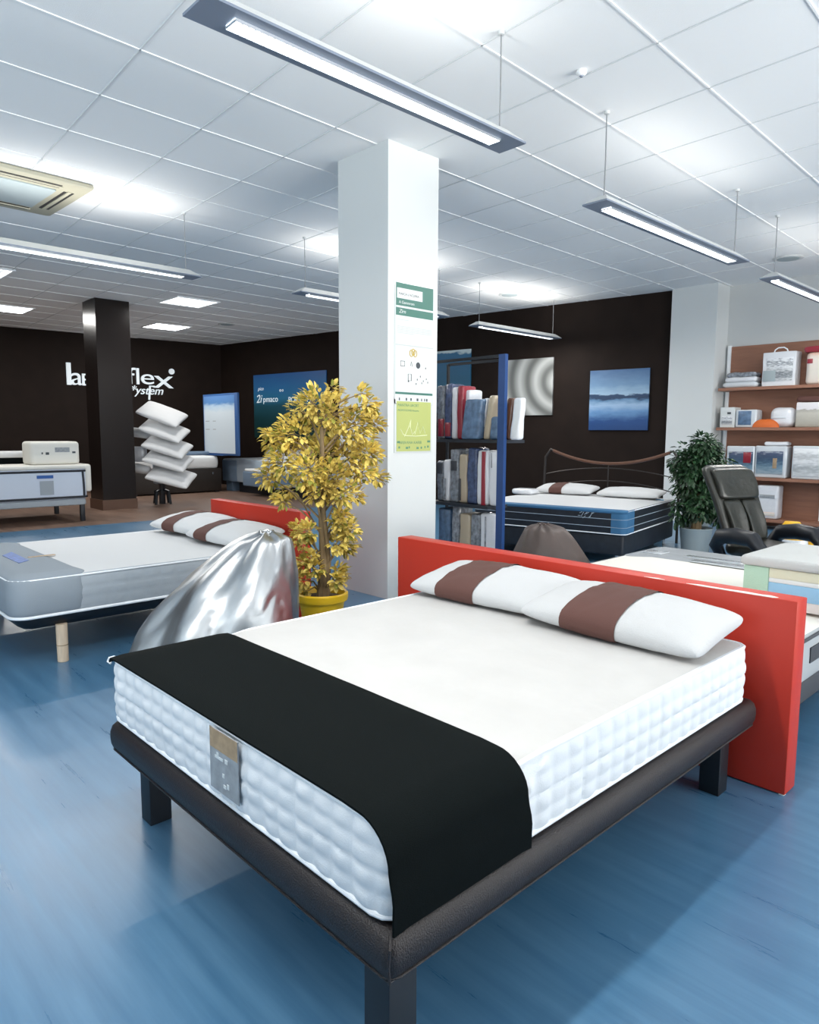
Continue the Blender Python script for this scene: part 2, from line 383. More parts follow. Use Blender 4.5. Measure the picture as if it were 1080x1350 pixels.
# shop front on the right and at the rear, with window openings (out of frame; openings added for the daylight fill)
def holed(name, axis, c, a0, a1, o0, o1, z0, z1, out):
    mb = MB(); t = .15*out
    for (p, q, r, s_) in ((a0, o0, 0, CEIL), (o1, a1, 0, CEIL), (o0, o1, 0, z0), (o0, o1, z1, CEIL)):
        if axis == 'x': mb.box(min(c, c+t), max(c, c+t), p, q, r, s_)
        else: mb.box(p, q, min(c, c+t), max(c, c+t), r, s_)
    return struct(mb.build(name, 'white_paint', smooth=0))
holed('wall_right', 'x', XR, YR, 12.0, 1.9, 8.5, .45, 3.05, 1)
holed('wall_front', 'y', YR, -19.6, XR, -5.8, .8, .45, 2.95, -1)
w1 = struct(MB().box(XR, XR+.07, 1.9, 8.5, .45, .51).box(XR, XR+.07, 1.9, 8.5, 2.99, 3.05).box(XR, XR+.07, 1.9, 1.96, .51, 2.99).box(XR, XR+.07, 8.44, 8.5, .51, 2.99).box(XR, XR+.07, 5.17, 5.23, .51, 2.99).build('window_1', 'lamp_body', smooth=0))
w2 = struct(MB().box(-5.8, .8, YR-.07, YR, .45, .51).box(-5.8, .8, YR-.07, YR, 2.89, 2.95).box(-5.8, -5.74, YR-.07, YR, .51, 2.89).box(.74, .8, YR-.07, YR, .51, 2.89).box(-2.53, -2.47, YR-.07, YR, .51, 2.89).build('window_2', 'lamp_body', smooth=0))
# white column in the middle of the shop
COLX0, COLX1, COLY0, COLY1 = -5.20, -4.528, 4.034, 4.63
struct(MB().box(COLX0, COLX1, COLY0, COLY1, 0, CEIL).build('wall_column', 'white_paint', smooth=0))
# black pillar at the left, with a brown foot
struct(MB().box(-13.95, -13.32, 4.80, 5.42, 0, CEIL).build('wall_pillar', 'black_pillar', smooth=0))
struct(MB().box(-13.965, -13.305, 4.785, 5.435, 0, .19).build('trim_3', 'skirting', smooth=0))

# ================================================================== pendant lamps
def pendant_mesh(t, y0, y1, zb, louvre=True):
    w, h = .105, .075
    b = MB(); e = .045
    # flat underside with raking ends, sides sloping in to a narrow top
    rings = [[(-w, y0, zb), (w, y0, zb), (w, y1, zb), (-w, y1, zb)],
             [(-w, y0, zb+.012), (w, y0, zb+.012), (w, y1, zb+.012), (-w, y1, zb+.012)],
             [(-.035, y0+e*2.2, zb+h), (.035, y0+e*2.2, zb+h), (.035, y1-e*2.2, zb+h), (-.035, y1-e*2.2, zb+h)]]
    b.loops(rings, mids=[0, 1], capm=1)
    b.build('lamp_body', ['lamp_body', 'lamp_top'], t, smooth=0)
    MB().box(-.040, .040, y0+.17, y1-.17, zb-.004, zb+.002).build('diffuser', 'diffuser', t, smooth=0)
    lv = MB(); n = int((y1-y0-.34)/.032)
    for k in range(n+1):
        y = y0+.17+(y1-y0-.34)*k/n; lv.box(-.043, .043, y-.0025, y+.0025, zb-.012, zb-.0035)
    lv.box(-.046, -.042, y0+.17, y1-.17, zb-.013, zb+.002); lv.box(.042, .046, y0+.17, y1-.17, zb-.013, zb+.002)
    lv.build('louvre', 'louvre', t, smooth=0)
    for yy in (y0+.13, y1-.13):
        MB().tube([(0, yy, zb+.06), (0.003, yy, (zb+CEIL)/2), (0, yy, CEIL-.004)], .0045, 6).build('suspension_wire', 'wire', t)
        MB().lathe([(.02, CEIL-.02), (.022, CEIL-.001)], (0, yy, 0), 12).build('ceiling_cup', 'lamp_top', t)
pend = [
 (-1.62, -.55, 1.70, 3.22, 'grey pendant light overhead, nearer than the long one in view', 1.9, .5),
 (-2.90, 1.50, 3.62, 3.22, 'long grey pendant light nearest the camera, over the black-banded bed', .35, .7),
 (-3.02, 4.75, 7.42, 3.17, 'grey pendant light right of the white column, second along its row', .9, .5),
 (-3.05, 8.32, 10.95, 3.17, 'grey pendant light at the right edge, in front of the shelf wall', 1.3, .5),
 (-7.55, 1.15, 3.85, 3.17, 'grey pendant light at the left edge, beside the ceiling cassette', 1.6, 1.9),
 (-7.42, 5.10, 7.75, 3.17, 'grey pendant light mostly hidden behind the white column', 1.6, 1.9),
 (-7.62, 8.62, 10.90, 3.17, 'grey pendant light hanging in front of the dark wall beside the striped print', 1.6, 1.9)]
for (x, y0, y1, zb, lab, k, ku) in pend:
    t = thing('pendant_lamp', lab, 'ceiling lamp', (x, (y0+y1)/2, 0), 0, 'pendant lamps in two rows')
    hl = (y1-y0)/2
    pendant_mesh(t, -hl, hl, zb)
    area('lamp_down', (x, (y0+y1)/2, zb-.02), (0, 0, -1), .08, (y1-y0)*.85, P_DOWN*k, LAMPC)
    area('lamp_up', (x, (y0+y1)/2, zb+.085), (0, 0, 1), .06, (y1-y0)*.75, P_UP*ku, LAMPC)
# recessed square lights in the far ceiling
def panel_light(cx, cy, lab, grid):
    t = thing('recessed_light', lab, 'ceiling light', (cx, cy, CEIL), 0, 'square recessed lights over the far left')
    a = .42
    MB().box(-a, a, -a, -a+.03, -.02, -.001).box(-a, a, a-.03, a, -.02, -.001).box(-a, -a+.03, -a+.03, a-.03, -.02, -.001).box(a-.03, a, -a+.03, a-.03, -.02, -.001).build('frame', 'tee_bar', t, smooth=0)
    MB().box(-a+.03, a-.03, -a+.03, a-.03, -.010, -.002).build('diffuser', 'diffuser' if not grid else 'diffuser_dim', t, smooth=0)
    if grid:
        lv = MB()
        for k in range(1, 6):
            q = -a+.03+(2*a-.06)*k/6
            lv.box(q-.006, q+.006, -a+.03, a-.03, -.026, -.009); lv.box(-a+.03, a-.03, q-.006, q+.006, -.0255, -.009)
        lv.build('louvre', 'louvre', t, smooth=0)
    area('panel_down', (cx, cy, CEIL-.04), (0, 0, -1), .7, .7, 60 if not grid else 45, LAMPC)
mk('diffuser_dim', (.93, .97, 1.0), .5, emit=2.2)
panel_light(-12.5, 6.2, 'square louvred ceiling light, above the pillow stand and right of the black pillar', True)
panel_light(-15.75, 7.25, 'bright square ceiling light nearest the corner of the dark walls', False)
panel_light(-15.7, 3.95, 'bright square ceiling light at the left edge over the dark wall', False)
panel_light(-12.35, 2.75, 'square louvred ceiling light at the left edge under the pendant', True)
# ceiling cassette air conditioner
t = thing('air_conditioner', 'cream square ceiling cassette air conditioner at the left edge', 'air conditioner', (-7.95, 2.05, CEIL), radians(2))
a = .63
MB().rbox(-a, a, -a, a, -.045, -.001, .02, .05).build('housing', 'cream_plastic', t)
MB().rbox(-.36, .36, -.36, .36, -.062, -.040, .008, .02).build('intake_grille', 'vent_grey', t)
for k in range(4):
    R = Matrix.Rotation(pi/2*k, 4, 'Z')
    MB().box(-.36, .36, .43, .455, -.049, -.044).box(-.36, .36, .50, .525, -.049, -.044).xf(R).build('air_outlet', 'grille_dark', t, smooth=0)
    MB().rbox(-.38, .38, .46, .495, -.055, -.044, .004, .008).xf(R).build('outlet_flap', 'cream_plastic', t)
# small ceiling fittings
for (x, y, lab) in ((-14.42, 8.04, 'small grey round ceiling vent beside the corner recessed light'), (-7.88, 9.84, 'small grey ceiling vent above the pendant by the dark wall'), (-3.63, 10.53, 'small grey ceiling vent near the pier at the right')):
    t = thing('ceiling_vent', lab, 'ceiling vent', (x, y, CEIL))
    MB().lathe([(.19, -.002), (.19, -.012), (.16, -.02), (.15, -.014)], n=24).build('rim', 'lamp_top', t)
    MB().lathe([(.14, -.012), (.13, -.02), (.02, -.024)], n=24).build('cone', 'vent_grey', t)
t = thing('smoke_detector', 'small white smoke detector on the bright ceiling at upper right', 'smoke detector', (-2.82, 4.23, CEIL))
MB().lathe([(.035, -.001), (.035, -.02), (.02, -.034)], n=20).build('housing', 'tee_bar', t)
MB().lathe([(.012, -.034), (.010, -.041)], n=12).build('sensor', 'lamp_body', t)

# ================================================================== mattresses, pillows
def peri(x0, x1, y0, y1, r, n):
    # arc-length sampled rounded rectangle: list of (x, y, nx, ny, s)
    segs = []
    def line(a, b, nx, ny): segs.append(('l', a, b, nx, ny, sqrt((b[0]-a[0])**2+(b[1]-a[1])**2)))
    def arc(c, a0): segs.append(('a', c, a0, 0, 0, r*pi/2))
    line((x0+r, y0), (x1-r, y0), 0, -1); arc((x1-r, y0+r), -pi/2)
    line((x1, y0+r), (x1, y1-r), 1, 0); arc((x1-r, y1-r), 0)
    line((x1-r, y1), (x0+r, y1), 0, 1); arc((x0+r, y1-r), pi/2)
    line((x0, y1-r), (x0, y0+r), -1, 0); arc((x0+r, y0+r), pi)
    out = []; acc = 0
    for q in segs:
        m = max(2, int(round(q[5]/n)))
        for k in range(m):
            t = k/m
            if q[0] == 'l': out.append((q[1][0]+(q[2][0]-q[1][0])*t, q[1][1]+(q[2][1]-q[1][1])*t, q[3], q[4], acc+q[5]*t))
            else:
                a = q[2]+pi/2*t; out.append((q[1][0]+r*cos(a), q[1][1]+r*sin(a), cos(a), sin(a), acc+q[5]*t))
        acc += q[5]
    return out, acc
def mattress(mb, x0, x1, y0, y1, z0, z1, r=.07, res=.02, quilt=None, bulge=.012, edge=.02, dz=.02, clamp=None, side=0, top=1, crown=.012):
    P, Ltot = peri(x0, x1, y0, y1, r, res)
    nz = max(4, int((z1-z0)/dz)); rings = []; mids = []
    cx, cy = (x0+x1)/2, (y0+y1)/2
    if quilt: nq = round(Ltot/quilt[0]); cs = Ltot/nq; nr = quilt[1]
    zs = [(edge*(1-sin(pi/2*k/3)), z0+edge*(1-cos(pi/2*k/3))) for k in range(3)]
    zs += [(0, z0+edge+(z1-z0-2*edge)*k/nz) for k in range(nz+1)]
    zs += [(edge*(1-cos(pi/2*k/3)), z1-edge*(1-sin(pi/2*k/3))) for k in range(1, 4)]
    for ins, z in zs:
        tt = min(max((z-z0-edge)/(z1-z0-2*edge), 0), 1); ring = []
        for (x, y, nx, ny, s) in P:
            d = -ins + bulge*sin(pi*tt)
            if quilt and 0 < tt < 1:
                j = .35*noise.noise(Vector((s*3, z*5, x0)))
                d += quilt[2]*abs(sin(pi*(s/cs+.10*j)))**.6*abs(sin(pi*(tt*nr+.12*j)))**.42*(1+.5*noise.noise(Vector((s*14, z*14, 3.1))))
            ring.append([x+nx*d, y+ny*d, z])
        rings.append(ring); mids.append(side)
    n0 = len(rings)
    for q in (.03, .08, .15, .25, .4, .55, .7):
        ring = []
        for (x, y, nx, ny, s) in P:
            f = min(x1-x0, y1-y0)/2*.98
            ix = x-nx*edge; iy = y-ny*edge
            hx, hy = (x1-x0)/2, (y1-y0)/2
            ring.append([cx+(ix-cx)*(1-q*f/hx), cy+(iy-cy)*(1-q*f/hy), z1+crown*min(1, q*4)])
        rings.append(ring); mids.append(top)
    mids = [side]*(n0-1)+[top]*(len(rings)-n0+1)
    if clamp:
        for ring in rings:
            for p in ring: clamp(p)
    mb.loops(rings, mids=mids, capm=top)
    return P
def piping(mb, x0, x1, y0, y1, r, z, rad, out=0., clamp=None):
    P, _ = peri(x0, x1, y0, y1, r, .03)
    pts = [[p[0]+p[2]*out, p[1]+p[3]*out, z] for p in P]
    if clamp:
        for p in pts: clamp(p)
    mb.tube(pts, rad, 8, closed=True)
def pillow_pt(u, v, side, Lx, Ly, T, lift=0.):
    x = Lx/2*u*(1-.04*(1-v*v)-.05*(u*v)**6); y = Ly/2*v*(1-.05*(1-u*u)-.07*(u*v)**6)
    q = max(0., (1-u**2)*(1-v**2))
    z = T/2*q**.36
    wr = .006*noise.noise(Vector((u*3+lift, v*3, side*2)))*min(1, q*4) + .004*noise.noise(Vector((u*9+lift, v*7, side)))*min(1, q*4)
    return (x, y, (z+wr) if side > 0 else -(z*.72+wr))
def pillow_mesh(mb, Lx, Ly, T, seed=0., n=28, u0=-1, u1=1, off=0., mi=0):
    for side in (1, -1):
        def fn(a, b):
            u = u0+(u1-u0)*a; v = -1+2*b
            # denser near the rim
            if u0 == -1 and u1 == 1: u = sin(u*pi/2)
            v = sin(v*pi/2)
            p = pillow_pt(u, v, side, Lx, Ly, T, seed)
            return (p[0], p[1]*(1+off*2/Ly), p[2]+side*off*min(1, (1-abs(v))*12))
        mb.grid(fn, n, n, mi)
    bm = bmesh.new(); vs = [bm.verts.new(v) for v in mb.v]
    for f, m_ in zip(mb.f, mb.m):
        try: bf = bm.faces.new([vs[i] for i in f]); bf.material_index = m_
        except ValueError: pass
    bmesh.ops.remove_doubles(bm, verts=bm.verts, dist=.0006)
    bm.verts.index_update()
    mb.v = [tuple(v.co) for v in bm.verts]; mb.f = [tuple(v.index for v in f.verts) for f in bm.faces]; mb.m = [f.material_index for f in bm.faces]
    bm.free(); return mb
def pillow(label, loc, rot, Lx, Ly, T, band=None, group=None, seed=0., name='pillow', cover='white_fabric', tagged=False):
    t = thing(name, label, 'pillow', loc, 0, group); t.rotation_euler = rot
    pillow_mesh(MB(), Lx, Ly, T, seed).build('cushion', cover, t, smooth=80)
    if band:
        pillow_mesh(MB(), Lx, Ly, T, seed, 20, band[0], band[1], .004).build('band', 'brown_band', t, smooth=80)
        if tagged:
            MB().add([(.0, -Ly/2*.94, -.045), (.10, -Ly/2*.94, -.05), (.10, -Ly/2*1.06, -.067), (0, -Ly/2*1.06, -.063)], [(0, 1, 2, 3)]).build('care_tag', 'tag_grey', t, smooth=0)
    return t

# ------------------------------------------------------------------ the big bed in front
BX0, BX1, BY0, BY1, BZ0, BZ1 = -2.525, -1.025, .918, 2.80, .416, .642
RUN1 = 1.375
FX0, FX1, FY0, FY1, FZ0, FZ1 = -2.528, -.990, .890, 2.86, .308, .415
t = thing('bed', 'dark brown leatherette bed base with square black legs under the large quilted mattress', 'bed', (0, 0, 0))
prof = [(.05, FZ1-.006), (.035, FZ1-.001), (.02, FZ1-.004), (.008, FZ1-.016), (.001, FZ1-.038), (0, FZ1-.06), (.002, FZ1-.08), (.008, FZ0+.012), (.014, FZ0+.004), (.03, FZ0), (.06, FZ0)]
fb = MB(); fb.loops([rrect(FX0, FX1, FY0, FY1, i, .028, z, 3) for i, z in prof], cap0=True, cap1=True)
fb.build('frame', 'leatherette', t)
for (cx, cy, sx, sy) in ((FX1-.004, FY0+.004, -1, 1),):
    MB().tube([(cx, cy, FZ0+.01), (cx-sx*-.002, cy-.002, FZ0+.05), (cx, cy, FZ1-.02), (cx+sx*.02, cy+sy*.02, FZ1-.002)], .0035, 6).build('corner_seam', 'leatherette', t)
sm = MB(); piping(sm, FX0+.008, FX1-.008, FY0+.008, FY1-.008, .03, FZ0+.008, .0035); sm.build('hem_seam', 'leatherette', t)
for (x, y) in ((-1.085, .90), (-2.60, 1.0), (-1.172, 2.765), (-2.555, 2.765)):
    x = max(x, FX0+.006)
    MB().rbox(x, x+.082, y, y+.082, 0, FZ0+.004, .002, .003).build('leg', 'black_wood', t)
t = thing('mattress', 'thick white quilted mattress with a grey and tan label, on the dark brown base', 'mattress', (0, 0, 0))
def clampA(p):
    w = min(max((RUN1+.10-p[1])/.10, 0), 1)
    R = .09*w
    if R < .004: return
    for sgn, xe in ((1, BX1), (-1, BX0)):
        RR = R if sgn > 0 else R*.35
        dx = sgn*(p[0]-(xe-sgn*RR)); dz = p[2]-(BZ1-RR)
        if dx > 0 and dz > 0:
            l = sqrt(dx*dx+dz*dz)
            if l > RR: p[0] = xe-sgn*RR+sgn*dx/l*RR; p[2] = BZ1-RR+dz/l*RR
mm = MB(); mattress(mm, BX0, BX1, BY0, BY1, BZ0, BZ1, .05, .0095, (.074, 4, .0105), .006, .010, .0085, clampA, crown=.003)
body = mm.build('body', ['quilt_white', 'mattress_top'], t, smooth=60)
pp = MB(); piping(pp, BX0, BX1, BY0, BY1, .05, BZ1-.004, .0065, .003, clampA); piping(pp, BX0, BX1, BY0, BY1, .05, BZ0+.012, .007, .004); pp.build('piping', 'white_piping', t)
lb = MB(); wallbox(lb, (-1.755, BY0-.020, .462), (1, 0, 0), .155, .178, .003); lb.build('label', 'tag_grey', t, smooth=0)
lt = MB(); wallbox(lt, (-1.753, BY0-.0205, .582), (1, 0, 0), .151, .057, .003); lt.build('label_header', 'tag_tan', t, smooth=0)
lm = MB()
for (a, b2, c, d2) in ((.03, .075, .10, .108), (.085, .10, .10, .112), (.04, .05, .108, .118), (.095, .105, .03, .044), (.075, .09, .026, .036), (.07, .08, .055, .066)):
    wallbox(lm, (-1.755+a, BY0-.0212, .462+c-.005), (1, 0, 0), b2-a, d2-c, .003)
lm.build('label_print', 'poster_white', t, smooth=0)
MB().tube([(BX0-.004, BY0+.01, BZ1+.002), (BX0-.02, BY0-.004, BZ1-.004), (BX0-.024, BY0-.008, BZ1-.016), (BX0-.012, BY0-.002, BZ1-.022)], .005, 8).build('handle_loop', 'white_piping', t)
# black runner across the foot
def runner_path(R, z1, x1, zbot, xl, off):
    pts = [(xl, z1-.015+off), (xl+.012, z1+off)]
    for k in range(1, 25): pts.append((xl+.012+(x1-R-xl-.012)*k/25, z1+off+.003))
    for k in range(9): a = pi/2*k/8; pts.append((x1-R+(R+off+.004*sin(a))*sin(a), z1-R+(R+off)*cos(a)))
    for k in range(1, 7): pts.append((x1+off+.018*sin(pi*min(.62, k/6*.9)), z1-R+(zbot-z1+R)*k/6))
    return pts
rp_o = runner_path(.09, BZ1, BX1+.004, BZ0+.004, BX0-.004, .010); rp_i = runner_path(.09, BZ1, BX1+.004, BZ0+.004, BX0-.004, .004)
ro = MB(); poly = rp_o+list(reversed(rp_i)); rings = []
for k in range(13):
    y = BY0-.012+(RUN1-BY0+.012)*k/12
    ey = .004 if k in (0, 12) else 0
    rings.append([(q[0], y, q[1]-ey+.0008*noise.noise(Vector((q[0]*5, y*5, q[1]*5)))) for q in poly])
ro.loops(rings)
rn = ro.build('bed_runner', 'black_cover', None, smooth=50)
tag(rn, 'wide black cloth band draped across the foot of the large white mattress', 'bed runner')
# red headboard
t = thing('headboard', 'large freestanding red lacquered headboard panel behind the quilted bed', 'headboard', (0, 0, 0))
MB().rbox(-3.23, -.907, 2.965, 3.08, .004, .806, .004, .004, 2).build('panel', 'red_lacquer', t)
ch = MB(); random.seed(3)
pts = []
for k in range(16):
    pts.append((-1.34+.30*k/15, 2.966-.0006))
MB().extrude([(-1.56, 2.97), (-1.5, 2.984), (-1.46, 2.974), (-1.5, 2.967)], 'z', .8055, .8072).build('chipped_edge', 'chipped_wood', t, smooth=0)
MB().extrude([(-.93, 2.966), (-.912, 2.966), (-.909, 2.985), (-.925, 2.98)], 'z', .0005, .0055).build('chipped_corner', 'chipped_wood', t, smooth=0)
top = [(-1.36, 2.972), (-1.30, 2.99), (-1.2, 2.988), (-1.12, 2.998), (-1.05, 2.99), (-1.02, 3.0), (-.985, 2.985), (-1.0, 2.967), (-1.1, 2.966), (-1.2, 2.9665), (-1.3, 2.966)]
ch.extrude(top, 'z', .8055, .8075)
ch.build('chipped_edge', 'chipped_wood', t, smooth=0)
# the two pillows
pillow('white pillow with a brown band, left of the two on the quilted bed', (-2.16, 2.63, .718), (radians(9), 0, radians(3)), .80, .44, .155, (-.52, .06), 'banded pillows on the quilted bed', 1., cover='pillow_white')
pillow('white pillow with a brown band and a loose tag, right one on the quilted bed', (-1.425, 2.585, .720), (radians(8), radians(1.5), radians(1)), .80, .45, .165, (-.46, .16), 'banded pillows on the quilted bed', 5., cover='pillow_white', tagged=True)

# ------------------------------------------------------------------ left bed
LX0, LX1, LY0, LY1, LZ0, LZ1 = -6.26, -4.62, 1.11, 3.07, .310, .560
t = thing('bed', 'black slim bed base on pale round wooden legs under the grey-sided mattress', 'bed', (0, 0, 0))
MB().loops([rrect(LX0+.02, LX1-.02, LY0+.02, LY1, i, .10, z, 5) for i, z in ((.10, .225), (.06, .232), (.03, .252), (.008, .285), (0, .312))]).build('frame', 'black_wood', t)
for (x, y) in ((-4.668, 1.39), (-6.2, 1.39), (-4.668, 2.85), (-6.2, 2.85)):
    l_ = MB().lathe([(.030, 0), (.033, .004), (.034, .10), (.0345, .245)], (x, y, 0), 20).build('leg', 'pale_wood', t)
    MB().lathe([(.0352, .108), (.0352, .112)], (x, y, 0), 20).build('joint_ring', 'bark', l_)
t = thing('mattress', 'white-topped mattress with grey quilted sides, left of the yellow tree', 'mattress', (0, 0, 0))
mm = MB(); mattress(mm, LX0, LX1, LY0, LY1, LZ0+.004, LZ1, .10, .016, (.11, 3, .005), .006, .022, .016)
mm.build('body', ['grey_quilt', 'white_fabric'], t, smooth=60)
pp = MB(); piping(pp, LX0, LX1, LY0, LY1, .10, LZ0+.013, .010, .004); piping(pp, LX0, LX1, LY0, LY1, .10, LZ1-.008, .006, .002); pp.build('piping', 'white_piping', t)
# grey foot cover: a shell over the foot third
cv = MB(); mattress(cv, LX0-.012, LX1+.012, LY0-.012, 1.57, LZ0+.012, LZ1+.010, .11, .02, None, .008, .034, .03, crown=.012)
c = cv.build('foot_cover', ['grey_cover', 'grey_cover'], t, smooth=60); c['label'] = 'plain grey cover over the foot end'
lp = MB()
q = [atz(3, 733, LZ1+.021), atz(15, 728, LZ1+.021), atz(38, 739, LZ1+.021), atz(25, 743, LZ1+.021)]
lp.loops([[(p.x, p.y, LZ1+.0225) for p in q], [(p.x, p.y, LZ1+.0245) for p in q]])
lp.build('cover_label', 'tag_blue', c, smooth=0)
pt = atz(55, 733, LZ1+.022)
MB().rbox(pt.x-.02, pt.x+.02, pt.y-.09, pt.y+.09, LZ1+.0215, LZ1+.0245, .001, .01, 2).build('cover_tag', 'tag_tan', c, smooth=0)
t = thing('headboard', 'smaller dark red headboard panel at the head of the left bed', 'headboard', (0, 0, 0))
MB().rbox(-5.93, -4.50, 3.10, 3.20, .004, .845, .004, .004, 2).build('panel', 'red_lacquer', t)
pillow('white pillow with a brown band at the far side of the left bed', (-5.72, 2.83, .665), (radians(9), 0, radians(4)), .85, .45, .16, (-.42, .05), 'banded pillows on the left bed', 2.)
pillow('white pillow with a brown band nearer the yellow tree, on the left bed', (-4.98, 2.80, .66), (radians(9), 0, radians(2)), .84, .45, .16, (-.62, -.16), 'banded pillows on the left bed', 3.)

# ------------------------------------------------------------------ silver bean bag
def beanbag(name, label, loc, rad, height, lean, m, squash=1., peak=.12, folds=9, seed=0., rz=0., n=72, rows=44, depth=.05, crease=0.):
    mb = MB(); rings = []
    for k in range(rows+1):
        tt = k/rows
        z = height*tt
        base = (sin(pi/2*min(1, tt/.10))**.6 if tt < .10 else 1) 
        prof = base*((1-peak)*(1-max(0, tt-.10)/.9)**.62*(1+.25*sin(pi*tt)) + peak*(1-max(0, tt-.96)/.04*.6))
        if tt < .02: prof *= .86
        ring = []
        for i in range(n):
            a = 2*pi*i/n
            fold = depth*(.35+tt)*sin(folds*a+4*sin(a+seed)+6*tt+seed)*(1-.35*tt)
            fold += .07*noise.noise(Vector((cos(a)*1.8+seed, sin(a)*1.8, tt*2.2)))
            fold += .10*noise.ridged_multi_fractal(Vector((cos(a)*1.1+seed, sin(a)*1.1+tt*.8, tt*1.6)), 1.0, 2.0, 3, .9, 2.0)*tt*.35
            if crease:
                q_ = Vector((cos(a)*1.3+seed, sin(a)*1.3, tt*1.1+.5*cos(a)))
                fold += crease*.075*(abs(noise.noise(q_*1.7))**.6-.5) + crease*.030*(abs(noise.noise(q_*4.3))**.7-.4)
            r = rad*max(.02, prof*(1+fold))
            ring.append((cos(a)*r+lean[0]*tt**1.6, sin(a)*r*squash+lean[1]*tt**1.6, z+.02*noise.noise(Vector((cos(a)*3, sin(a)*3, seed+tt*4)))*(1 if tt > .05 else 0)))
        rings.append(ring)
    t = thing(name, label, 'bean bag', loc, rz)
    mb.loops(rings); mb.build('body', m, t, smooth=80)
    # top seam
    sm = MB(); top = rings[-1]
    sm.tube([Vector(p)+Vector((0, 0, .004)) for p in top[::4]], .006, 6, closed=True); sm.build('top_seam', m, t)
    return t
beanbag('bean_bag', 'shiny silver bean bag slumped between the two front beds', (-3.72, 1.93, 0), .47, .86, (.10, .32), 'silver', 1.0, .20, 5, 1.7, 0, depth=.08, n=110, rows=70, crease=1.0)
beanbag('bean_bag', 'brown leather bean bag just showing over the red headboard', (-3.20, 4.68, 0), .37, .735, (-.12, -.05), 'brown_leather', 1.0, .30, 6, 4.2, 0, depth=.03)

# ------------------------------------------------------------------ plants
def leaf(mb, p, d, up, L, Wd, mi=0):
    d = Vector(d).normalized(); s = d.cross(Vector(up)); s = s.normalized() if s.length > 1e-4 else d.orthogonal().normalized(); n = s.cross(d)
    p = Vector(p)
    a = p; b = p+d*L*.35+s*Wd*.5+n*L*.06; c = p+d*L*.35-s*Wd*.5+n*L*.06; m_ = p+d*L*.4-n*L*.03
    e = p+d*L*.75+s*Wd*.38; f = p+d*L*.75-s*Wd*.38; g_ = p+d*L-n*L*.15; h_ = p+d*L*.75-n*L*.07
    mb.add([a, b, c, m_, e, f, h_, g_], [(0, 1, 3), (0, 3, 2), (1, 4, 6, 3), (3, 6, 5, 2), (4, 7, 6), (6, 7, 5)], mi)
def rv(r): 
    while True:
        v = Vector((r.uniform(-1, 1), r.uniform(-1, 1), r.uniform(-1, 1)))
        if .05 < v.length < 1: return v
PX, PY = -4.06, 2.98
t = thing('potted_tree', 'artificial tree with yellow autumn leaves in a round yellow pot by the white column', 'potted plant', (PX, PY, 0))
MB().lathe([(.115, 0), (.125, .006), (.165, .25), (.185, .255), (.19, .275), (.19, .305), (.18, .315), (.168, .308), (.160, .26), (.02, .255)], n=36).build('pot', 'yellow_pot', t)
MB().lathe([(.158, .255), (.158, .268), (.10, .278), (.02, .282)], n=24).build('soil', 'soil', t)
rt_h = Vector((cos(YAW), sin(YAW), 0)); fw_h = Vector((-sin(YAW), cos(YAW), 0))
R2 = random.Random(11); R3 = random.Random(12)
br = MB(); br.tube([(0, 0, .26), (.015, .01, .5), (-.01, .015, .85), (.02, 0, 1.15), (.0, .01, 1.5)], [.045, .034, .028, .022, .012], 9)
br.tube([(.03, .02, .26), (.045, .03, .55), (.03, .0, .9), (.06, .02, 1.2)], [.024, .018, .015, .010], 7)
lf = MB()
# clusters: (right, depth, height, size, number)
clus = []
for (px, py, sz, n) in ((385, 572, .13, 130), (365, 582, .10, 60), (352, 628, .08, 60), (372, 610, .11, 110), (400, 545, .12, 120), (412, 530, .10, 90), (440, 515, .05, 40), (440, 545, .13, 150),
        (430, 570, .14, 170), (425, 600, .13, 170), (405, 620, .12, 140), (440, 630, .12, 140), (420, 645, .10, 100), (470, 560, .12, 120), (475, 585, .12, 120), (460, 605, .12, 130), (480, 620, .08, 80),
        (490, 598, .07, 70), (500, 630, .05, 40), (495, 560, .055, 45), (488, 535, .05, 45), (478, 518, .035, 25), (482, 545, .05, 40), (370, 660, .05, 40), (380, 645, .06, 45), (455, 650, .08, 60), (470, 655, .05, 30), (432, 655, .05, 40),
        (405, 700, .06, 60), (395, 708, .06, 50), (390, 695, .03, 20), (450, 690, .07, 75), (462, 700, .06, 55), (445, 715, .06, 50), (458, 720, .06, 60), (440, 700, .05, 40),
        (408, 735, .05, 45), (400, 745, .05, 45), (415, 750, .05, 40), (402, 765, .045, 40), (448, 755, .05, 55), (445, 765, .04, 40), (405, 780, .04, 25), (450, 680, .05, 40), (372, 575, .05, 30), (352, 572, .03, 20)):
    dpt = 5.03+R2.uniform(-.10, .10)+(.0 if py > 680 else R2.uniform(-.10, .16))
    w = atd(px, py, dpt)-Vector((PX, PY, 0)); clus.append((w, sz, n))
for w, sz, n in clus:
    base = Vector((0, 0, max(.30, w.z-.12-.25*R2.random()))); mid = base.lerp(w, .5)+Vector((0, 0, .04))
    br.tube([base, mid, w], [.009, .006, .003], 5)
    main = (w-base).normalized()
    for k in range(int(n*1.6)):
        o = rv(R2); p = w+o*sz*Vector((1, 1, .8)).length/1.6
        d = (o*.8+main*.5+Vector((0, 0, -.35+R2.uniform(-.3, .3)))).normalized()
        mi = 0
        if R3.random() < .16: mi = 1
        leaf(lf, p, d, Vector((0, 0, 1))+rv(R2)*.6, R2.uniform(.034, .062), R2.uniform(.022, .038), mi)
    for k in range(int(n/14)):
        o = rv(R2)*sz; br.tube([w, w+o*.9], [.003, .0015], 4)
br.build('trunk', 'bark', t)
lf.build('foliage', ['yellow_leaf', 'olive_leaf'], t, smooth=0)
